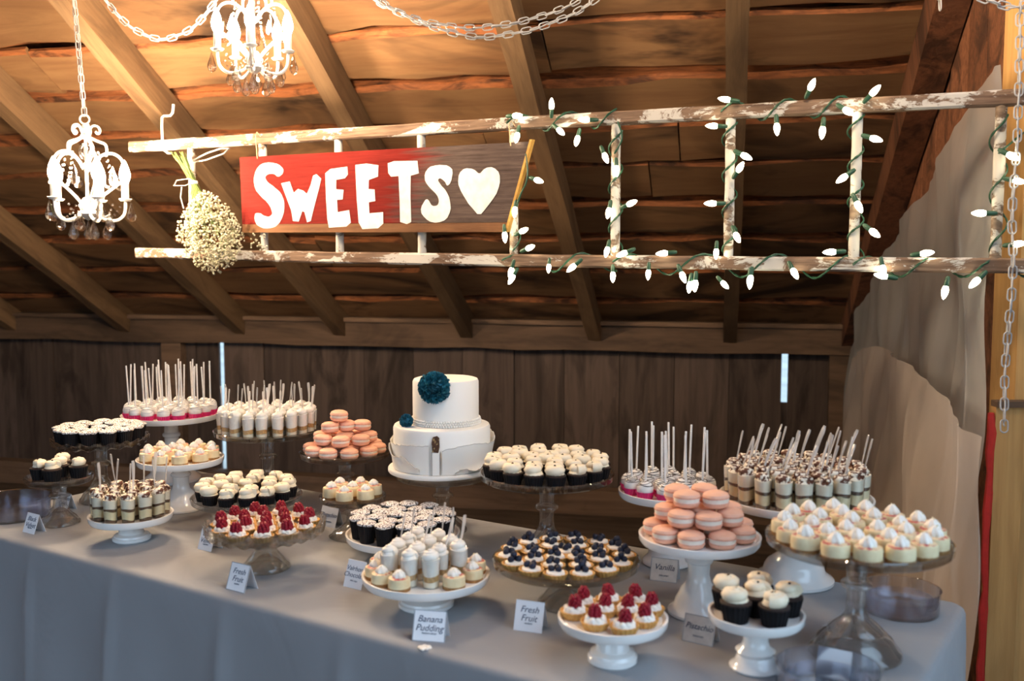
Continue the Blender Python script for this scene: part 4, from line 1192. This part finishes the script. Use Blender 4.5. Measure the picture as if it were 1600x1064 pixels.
bul = MB().lathe([(0, -.001), (.0048, 0), (.0068, .006), (.0072, .011), (.0058, .019), (.0030, .026), (0, .029)], 10).mesh('bulb', m_fairy)
soc = MB().lathe([(0, -.022), (.0035, -.021), (.0052, -.016), (.0056, 0), (.0050, .001), (0, .001)], 10).mesh('socket', m_wire)
SOCK = []
for fn, lst in ((c3, B3), (c4, B4)):
    for a, b_ in lst:
        pa, pb_ = lad(*fn(*a), .034), lad(*fn(*b_), .034)
        d = (pb_ - pa); s = .8 + min(.55, d.length / .05)
        d = d.normalized() + Vector((0, -random.uniform(.1, .5), 0)); d.normalize()
        x = d.orthogonal().normalized(); y = d.cross(x)
        p = (pa * .75 + pb_ * .25) if d.length else pa
        M = frame(pa, x, y, d) @ SC(s * .86)
        bo = obj('bulb', bul, strings, M); obj('socket', soc, bo)
        SOCK.append(pa - d * .02 * s * .86)
def wire(pts, r=.0021):
    mb = MB()
    # smooth the hand-drawn run
    for _ in range(2):
        q = [pts[0]]
        for a, b_ in zip(pts, pts[1:]): q += [a * .75 + b_ * .25, a * .25 + b_ * .75]
        pts = q + [pts[-1]]
    L_ = len(pts)
    for ph in (0, PI):
        tw = [p + Vector((0, math.cos(i * .9 + ph), math.sin(i * .9 + ph))) * r * .8 for i, p in enumerate(pts)]
        mb.tube(tw, r, 5)
    obj('wire', mb.mesh('wire', m_wire), strings)
def wrap_rung(px, y0, y1, turns):
    pts = []; n = int(turns * 8)
    for i in range(n + 1):
        f = i / n; py = y0 + (y1 - y0) * f; a = 2 * PI * turns * f
        c = lad(px, py); pts.append(c + Vector((.021 * math.cos(a), -.021 * math.sin(a), 0)))
    wire(pts)
wrap_rung(803, 212, 392, 2.2); wrap_rung(962, 205, 392, 3.0); wrap_rung(1140, 192, 398, 3.6); wrap_rung(1337, 180, 400, 4.0); wrap_rung(1560, 180, 400, 2.6)
def wrap_rail(pts_, x0, x1, turns, sag=0):
    pts = []; n = int(turns * 8)
    for i in range(n + 1):
        f = i / n; px = x0 + (x1 - x0) * f; a = 2 * PI * turns * f
        c = lad(px, interp(pts_, px)); pts.append(c + Vector((0, -.024 * math.cos(a), .027 * math.sin(a) - sag * math.sin(f * PI * 3) ** 2)))
    wire(pts)
wrap_rail(TOPR, 797, 965, 2.2); wrap_rail(TOPR, 1130, 1345, 2.6); wrap_rail(BOTR, 790, 965, 1.8, .012); wrap_rail(BOTR, 962, 1345, 3.4, .012); wrap_rail(BOTR, 1335, 1612, 2.8, .012)
wire([lad(965, 190, .03), lad(975, 215, .03), lad(960, 240, .03)])
wire([lad(1560, 240, .03), lad(1590, 215, .035), lad(1615, 195, .03)])
wire([lad(822, 240, .03), lad(826, 280, .035), lad(812, 305, .035), lad(803, 340, .03)])

# ------------------------------------------------------------------ baby's breath bunch on the ladder
BOFF = .07
bq = Matrix(LM) @ TR(lad(302, 285, BOFF))
bunch = root('dried_flower_bunch', "bunch of baby's breath hanging upside down from ladder", 'flowers', bq)
B0 = lad(302, 285, BOFF)
st = MB(); tips = []
mc = lad(326, 362, BOFF) - B0
for i in range(46):
    top = lad(random.uniform(272, 290), random.uniform(236, 248), BOFF) - B0 + Vector((0, random.uniform(-.015, .015), 0))
    a = random.uniform(0, 6.3); r = math.sqrt(random.random())
    tip = mc + Vector((.10 * r * math.cos(a) + .01, .07 * r * math.sin(a), random.uniform(-.10, .06) * (1 - r * .35)))
    neck = Vector((random.uniform(-.010, .010), random.uniform(-.010, .010), 0))
    st.tube([top, neck, neck * .6 + tip * .4 + Vector((0, 0, -.004)), tip], [.0016, .0015, .0012, .0006], 5)
    tips.append(tip)
obj('stems', st.mesh('stems', m_stem), bunch)
fl = MB()
ICO = [(0, 0, -1), (1, 0, 0), (0, 1, 0), (-1, 0, 0), (0, -1, 0), (0, 0, 1)]
IF = [(0, 2, 1), (0, 3, 2), (0, 4, 3), (0, 1, 4), (5, 1, 2), (5, 2, 3), (5, 3, 4), (5, 4, 1)]
for i in range(1700):
    while True:
        v = Vector((random.uniform(-1, 1), random.uniform(-1, 1), random.uniform(-1, 1)))
        if .35 < v.length < 1: break
    q = Vector((v.x * .142 * (1 - .42 * max(0, v.z)) * (1 - .25 * max(0, -v.z)) - .018 * v.z + .006, v.y * .085 * (1 - .4 * max(0, v.z)), v.z * .145 - .002))
    q += mc; s = random.uniform(.0035, .0062)
    Mx = TR(q) @ RX(random.uniform(0, 3)) @ RZ(random.uniform(0, 3)) @ SC(s)
    fl.add(ICO, IF, 0, Mx)
for i in range(26):
    q = lad(random.uniform(395, 412), random.uniform(365, 392), BOFF) - B0
    fl.add(ICO, IF, 0, TR(q + Vector((0, random.uniform(-.02, .02), 0))) @ SC(.0045))
ob_ = obj('blossoms', fl.mesh('blossoms', m_bloom, False), bunch); ob_['kind'] = 'stuff'
rb = MB()
loop = [(301, 284), (290, 290), (272, 290), (276, 282), (296, 279), (302, 284)]
rb.tube([lad(x, y, BOFF + .012) - B0 for x, y in loop], .0032, 6, flat=.4)
loop = [(300, 254), (322, 250), (350, 240), (358, 232), (345, 232), (322, 240), (303, 250)]
rb.tube([lad(x, y, .024) - B0 for x, y in loop], .0048, 6, flat=.5)
rb.tube([lad(x, y, BOFF + .013) - B0 for x, y in ((284, 292), (282, 308), (287, 326))], .0026, 5, flat=.4)
rb.lathe([(.014, -.006), (.016, 0), (.014, .006)], 14)
obj('ribbon', rb.mesh('ribbon', m_ribbon), bunch)

# ------------------------------------------------------------------ chains
LINK, PITCH_L = .0335, .0265
lk = []
for i in range(20):
    a = 2 * PI * i / 20
    cx = (LINK / 2 - .0095) * (1 if math.cos(a) > 0 else -1) if abs(math.cos(a)) > .05 else 0
    lk.append((cx + .0085 * math.cos(a), .0085 * math.sin(a), 0))
link_me = MB().tube(lk, .0019, 6, closed=True).mesh('link', m_chain)
def chain(label, pts, group=None, cable=False, name='white_chain', pitch=PITCH_L):
    pts = [Vector(p) for p in pts]
    for _ in range(3):
        q = [pts[0]]
        for a, b_ in zip(pts, pts[1:]): q += [a * .75 + b_ * .25, a * .25 + b_ * .75]
        pts = q + [pts[-1]]
    rt = root(name, label, 'chain', TR(pts[-1]), group)
    o = pts[-1]; d = 0; nxt = 0; k = 0
    for a, b_ in zip(pts, pts[1:]):
        L_ = (b_ - a).length
        while nxt <= d + L_ and L_ > 1e-9:
            p = a + (b_ - a) * ((nxt - d) / L_); x = (b_ - a).normalized()
            side = x.cross(Vector((0, 1, 0))).normalized(); rr = Matrix.Rotation((.25 if k % 2 else .25 + PI / 2) + random.uniform(-.25, .25), 4, x)
            y = (rr @ side).normalized(); z = x.cross(y)
            obj('link', link_me, rt, frame(p - o, x, y, z)); nxt += pitch; k += 1
        d += L_
    if cable:
        mb = MB(); mb.tube([p - o + Vector((0, -.004 * math.sin(i * .8), .004 * math.cos(i * .8))) for i, p in enumerate(pts)], .0022, 5)
        obj('cable', mb.mesh('cable', m_chain), rt)
    return rt
chain('single white chain swagged between the two chandeliers', [at_y(x, y, 3.1) for x, y in ((120, -70), (160, -4), (200, 42), (250, 66), (300, 48), (338, 2), (385, -78))], cable=True)
chain('upper white chain of the swags at the top centre', [at_y(x, y, 2.95) for x, y in ((540, -40), (585, 2), (650, 32), (730, 46), (800, 38), (880, 16), (960, -34))], 'chains swagged at the top centre', True)
chain('lower white chain of the swags at the top centre', [at_y(x, y, 2.90) for x, y in ((545, -44), (590, 2), (660, 38), (745, 62), (830, 48), (900, 22), (970, -30))], 'chains swagged at the top centre', True)
chain('white chain swagged at the top right corner', [at_y(x, y, 2.36) for x, y in ((1490, -30), (1525, -6), (1565, 8), (1592, 14), (1640, -20))], cable=True)
chain('white chain dangling in front of the end rafter', [at_y(x, y, 2.6) for x, y in ((1467, -60), (1468, -25), (1469, 10))])
hp = at_y(1469, 19, 2.6)
chain('white chain hanging past the right end of ladder', [lad(x, y, .036) + Vector((0, 0, 0)) for x, y in ()] or [LM @ lad(x, y, o_) for x, y, o_ in ((1594, 12, .04), (1593, 70, .04), (1592, 150, .045), (1588, 250, .04), (1580, 330, .04), (1584, 420, .042), (1577, 500, .03), (1570, 570, .02), (1569, 668, .02))], cable=True)

# ------------------------------------------------------------------ chandeliers
def chandelier(base, label, rot, size):
    rt = root('mini_chandelier', label, 'chandelier', TR(base) @ RZ(rot) @ SC(size))
    N = 5
    core = MB()
    core.tube([(.013 * math.cos(2 * PI * i / 14), 0, .0 + .013 * math.sin(2 * PI * i / 14) - .012) for i in range(14)], .0028, 6, closed=True)
    core.lathe([(0, -.022), (.006, -.024), (.012, -.04), (.008, -.05), (.014, -.058), (.010, -.068), (0, -.07)], 14)
    core.lathe([(0, -.235), (.012, -.24), (.022, -.255), (.026, -.262), (.020, -.275), (.028, -.285), (.012, -.298), (0, -.306)], 16)
    core.tube([(0, 0, -.065), (0, 0, -.25)], .004, 8)
    obj('body', core.mesh('body', m_enamel), rt)
    gb = MB(); gb.ball(.020, (0, 0, -.105), 12, 8, sz=1.3); gb.ball(.013, (0, 0, -.150), 10, 6)
    obj('glass_ball', gb.mesh('glass_ball', m_crystal), rt)
    arm = MB()
    def sm(pts):
        pts = [Vector(p) for p in pts]
        for _ in range(2):
            q = [pts[0]]
            for a, b_ in zip(pts, pts[1:]): q += [a * .75 + b_ * .25, a * .25 + b_ * .75]
            pts = q + [pts[-1]]
        return pts
    arm.tube(sm([(.008, 0, -.055), (.018, 0, -.028), (.036, 0, -.030), (.042, 0, -.045), (.034, 0, -.054), (.028, 0, -.046)]), .0036, 6)
    arm.tube(sm([(.010, 0, -.062), (.032, 0, -.074), (.054, 0, -.080), (.058, 0, -.095), (.056, 0, -.112)]), .004, 6)
    arm.tube(sm([(.012, 0, -.150), (.030, 0, -.122), (.062, 0, -.104), (.094, 0, -.116), (.106, 0, -.150), (.100, 0, -.186), (.078, 0, -.204), (.050, 0, -.226), (.020, 0, -.256)]), .0042, 6)
    arm.tube(sm([(.018, 0, -.285), (.040, 0, -.300), (.076, 0, -.308), (.100, 0, -.290), (.104, 0, -.262), (.104, 0, -.246)]), .0046, 6)
    arm.lathe([(0, -.248), (.014, -.247), (.0195, -.241), (.018, -.240), (.013, -.244), (0, -.243)], 14, T=TR((.104, 0, 0)))
    am = arm.mesh('arm', m_enamel)
    sl_ = MB().lathe([(0, -.243), (.0105, -.243), (.0105, -.196), (0, -.196)], 12).mesh('candle_sleeve', m_enamel)
    bu = MB().lathe([(0, -.196), (.008, -.195), (.0145, -.180), (.0155, -.168), (.0115, -.150), (.005, -.134), (0, -.126)], 10).mesh('bulb', m_lamp)
    drop = MB().lathe([(0, 0), (.0015, -.002), (.006, -.018), (.0125, -.036), (.0135, -.044), (.009, -.054), (0, -.058)], 8).mesh('crystal_drop', m_crystal, False)
    bead = MB()
    for i in range(13):
        f = i / 12
        bead.ball(.0042, (.058 + .040 * f, 0, -.112 - .10 * f - .030 * math.sin(f * PI)), 7, 5)
    bead2 = MB()
    for i in range(9):
        f = i / 8
        bead2.ball(.0038, (.030 + .068 * f, .012, -.262 - .034 * math.sin(f * PI)), 7, 5)
    bm = bead.mesh('bead_strand', m_crystal); bm2 = bead2.mesh('bead_strand', m_crystal)
    for i in range(N):
        Q = RZ(2 * PI * i / N)
        a_ = obj('arm', am, rt, Q)
        s_ = obj('candle_sleeve', sl_, rt, Q @ TR((.104, 0, 0)))
        obj('bulb', bu, rt, Q @ TR((.104, 0, 0)))
        obj('bead_strand', bm, rt, Q @ RZ(.35)); obj('bead_strand', bm2, rt, Q @ RZ(.35))
        obj('crystal_drop', drop, rt, Q @ TR((.120, 0, -.250)))
        obj('crystal_drop', drop, rt, Q @ RZ(.63) @ TR((.074, 0, -.278)))
        obj('crystal_drop', drop, rt, Q @ TR((.050, 0, -.304)))
        obj('crystal_drop', drop, rt, Q @ RZ(.63) @ TR((.090, 0, -.150)))
    obj('crystal_drop', drop, rt, TR((0, 0, -.304)))
    return rt
ch1 = at_y(132, 180, 3.30)
chandelier(ch1, 'small white crystal chandelier lit at the left', .35, 3.30 / 2.95)
chain('vertical white chain holding the left chandelier', [ch1 + Vector((-.030, .0, .62)), ch1 + Vector((-.018, 0, .33)), ch1 + Vector((0, 0, -.004))], cable=True)
ch2 = at_y(394, -52, 2.95)
chandelier(ch2, 'small white crystal chandelier cut off by the top edge', 1.1, 1.0)
ch3 = Vector((.55, 1.75, 2.72))              # unseen lamp added to warm the table's right; the chains suggest a row
chandelier(ch3, 'small white crystal chandelier above the right of the table', .2, 1.05)
chain('vertical white chain holding the right hand chandelier', [ch3 + Vector((0, 0, .42)), ch3 + Vector((0, 0, -.004))], cable=True)
chain('vertical white chain holding the top chandelier', [ch2 + Vector((0, .0, .32)), ch2 + Vector((0, 0, -.004))], cable=True)

# ------------------------------------------------------------------ plastic sheeting by the gable
def sheet(name, label, cat, top, off0, off1, mat, fold, zbot, ncol=70, nrow=34, twist=0):
    pl = CORNER - WR * .08
    tops = []
    for x, y in top:
        q = on_plane(x, y, CORNER - WR * off0, WR); tt = (CORNER - q).dot(WD); tops.append((tt, q.z))
    tops.sort()
    vs = []; fs = []
    o = CORNER - WD * tops[0][0] - WR * off0
    for i in range(ncol + 1):
        tt = tops[0][0] + (tops[-1][0] - tops[0][0]) * i / ncol
        for (a, b_), (c, d) in zip(tops, tops[1:]):
            if a - 1e-6 <= tt <= c + 1e-6: zt = b_ + (d - b_) * (tt - a) / max(1e-6, c - a); break
        for j in range(nrow + 1):
            f = j / nrow; z = zt + (zbot - zt) * f
            of = off0 + (off1 - off0) * f
            n_ = fold * (.3 + .7 * f) * (math.sin(tt * 13 + z * 2.2 * twist) + .6 * math.sin(tt * 29 + z * 5 * twist + 1) + .35 * math.sin(tt * 61 + 3 * z)) + .012 * math.sin(z * 9 + tt * 7)
            p = CORNER - WD * tt - WR * (of + n_ + fold * 1.9) + UP * z
            vs.append(p - o)
    for i in range(ncol):
        for j in range(nrow):
            a = i * (nrow + 1) + j; fs.append((a, a + 1, a + nrow + 2, a + nrow + 1))
    mb = MB(); mb.add(vs, fs)
    return tag(obj(name, mb.mesh(name, mat, True, 80), None, TR(o)), label, cat)
sheet('plastic_sheet', 'tall hazy plastic sheet gathered to a point on gable wall', 'plastic sheet',
      [(1338, 545), (1350, 492), (1392, 402), (1440, 328), (1482, 262), (1530, 172), (1556, 128), (1572, 104), (1588, 100)], .03, .06, m_sheet, .019, .02, twist=1)
sheet('plastic_wrap', 'tan plastic draped over boards low in the right corner', 'plastic sheet',
      [(1343, 560), (1366, 545), (1388, 541), (1440, 566), (1475, 600), (1505, 635), (1532, 664), (1572, 684)], .12, .17, m_wrap, .021, .02, twist=-1)
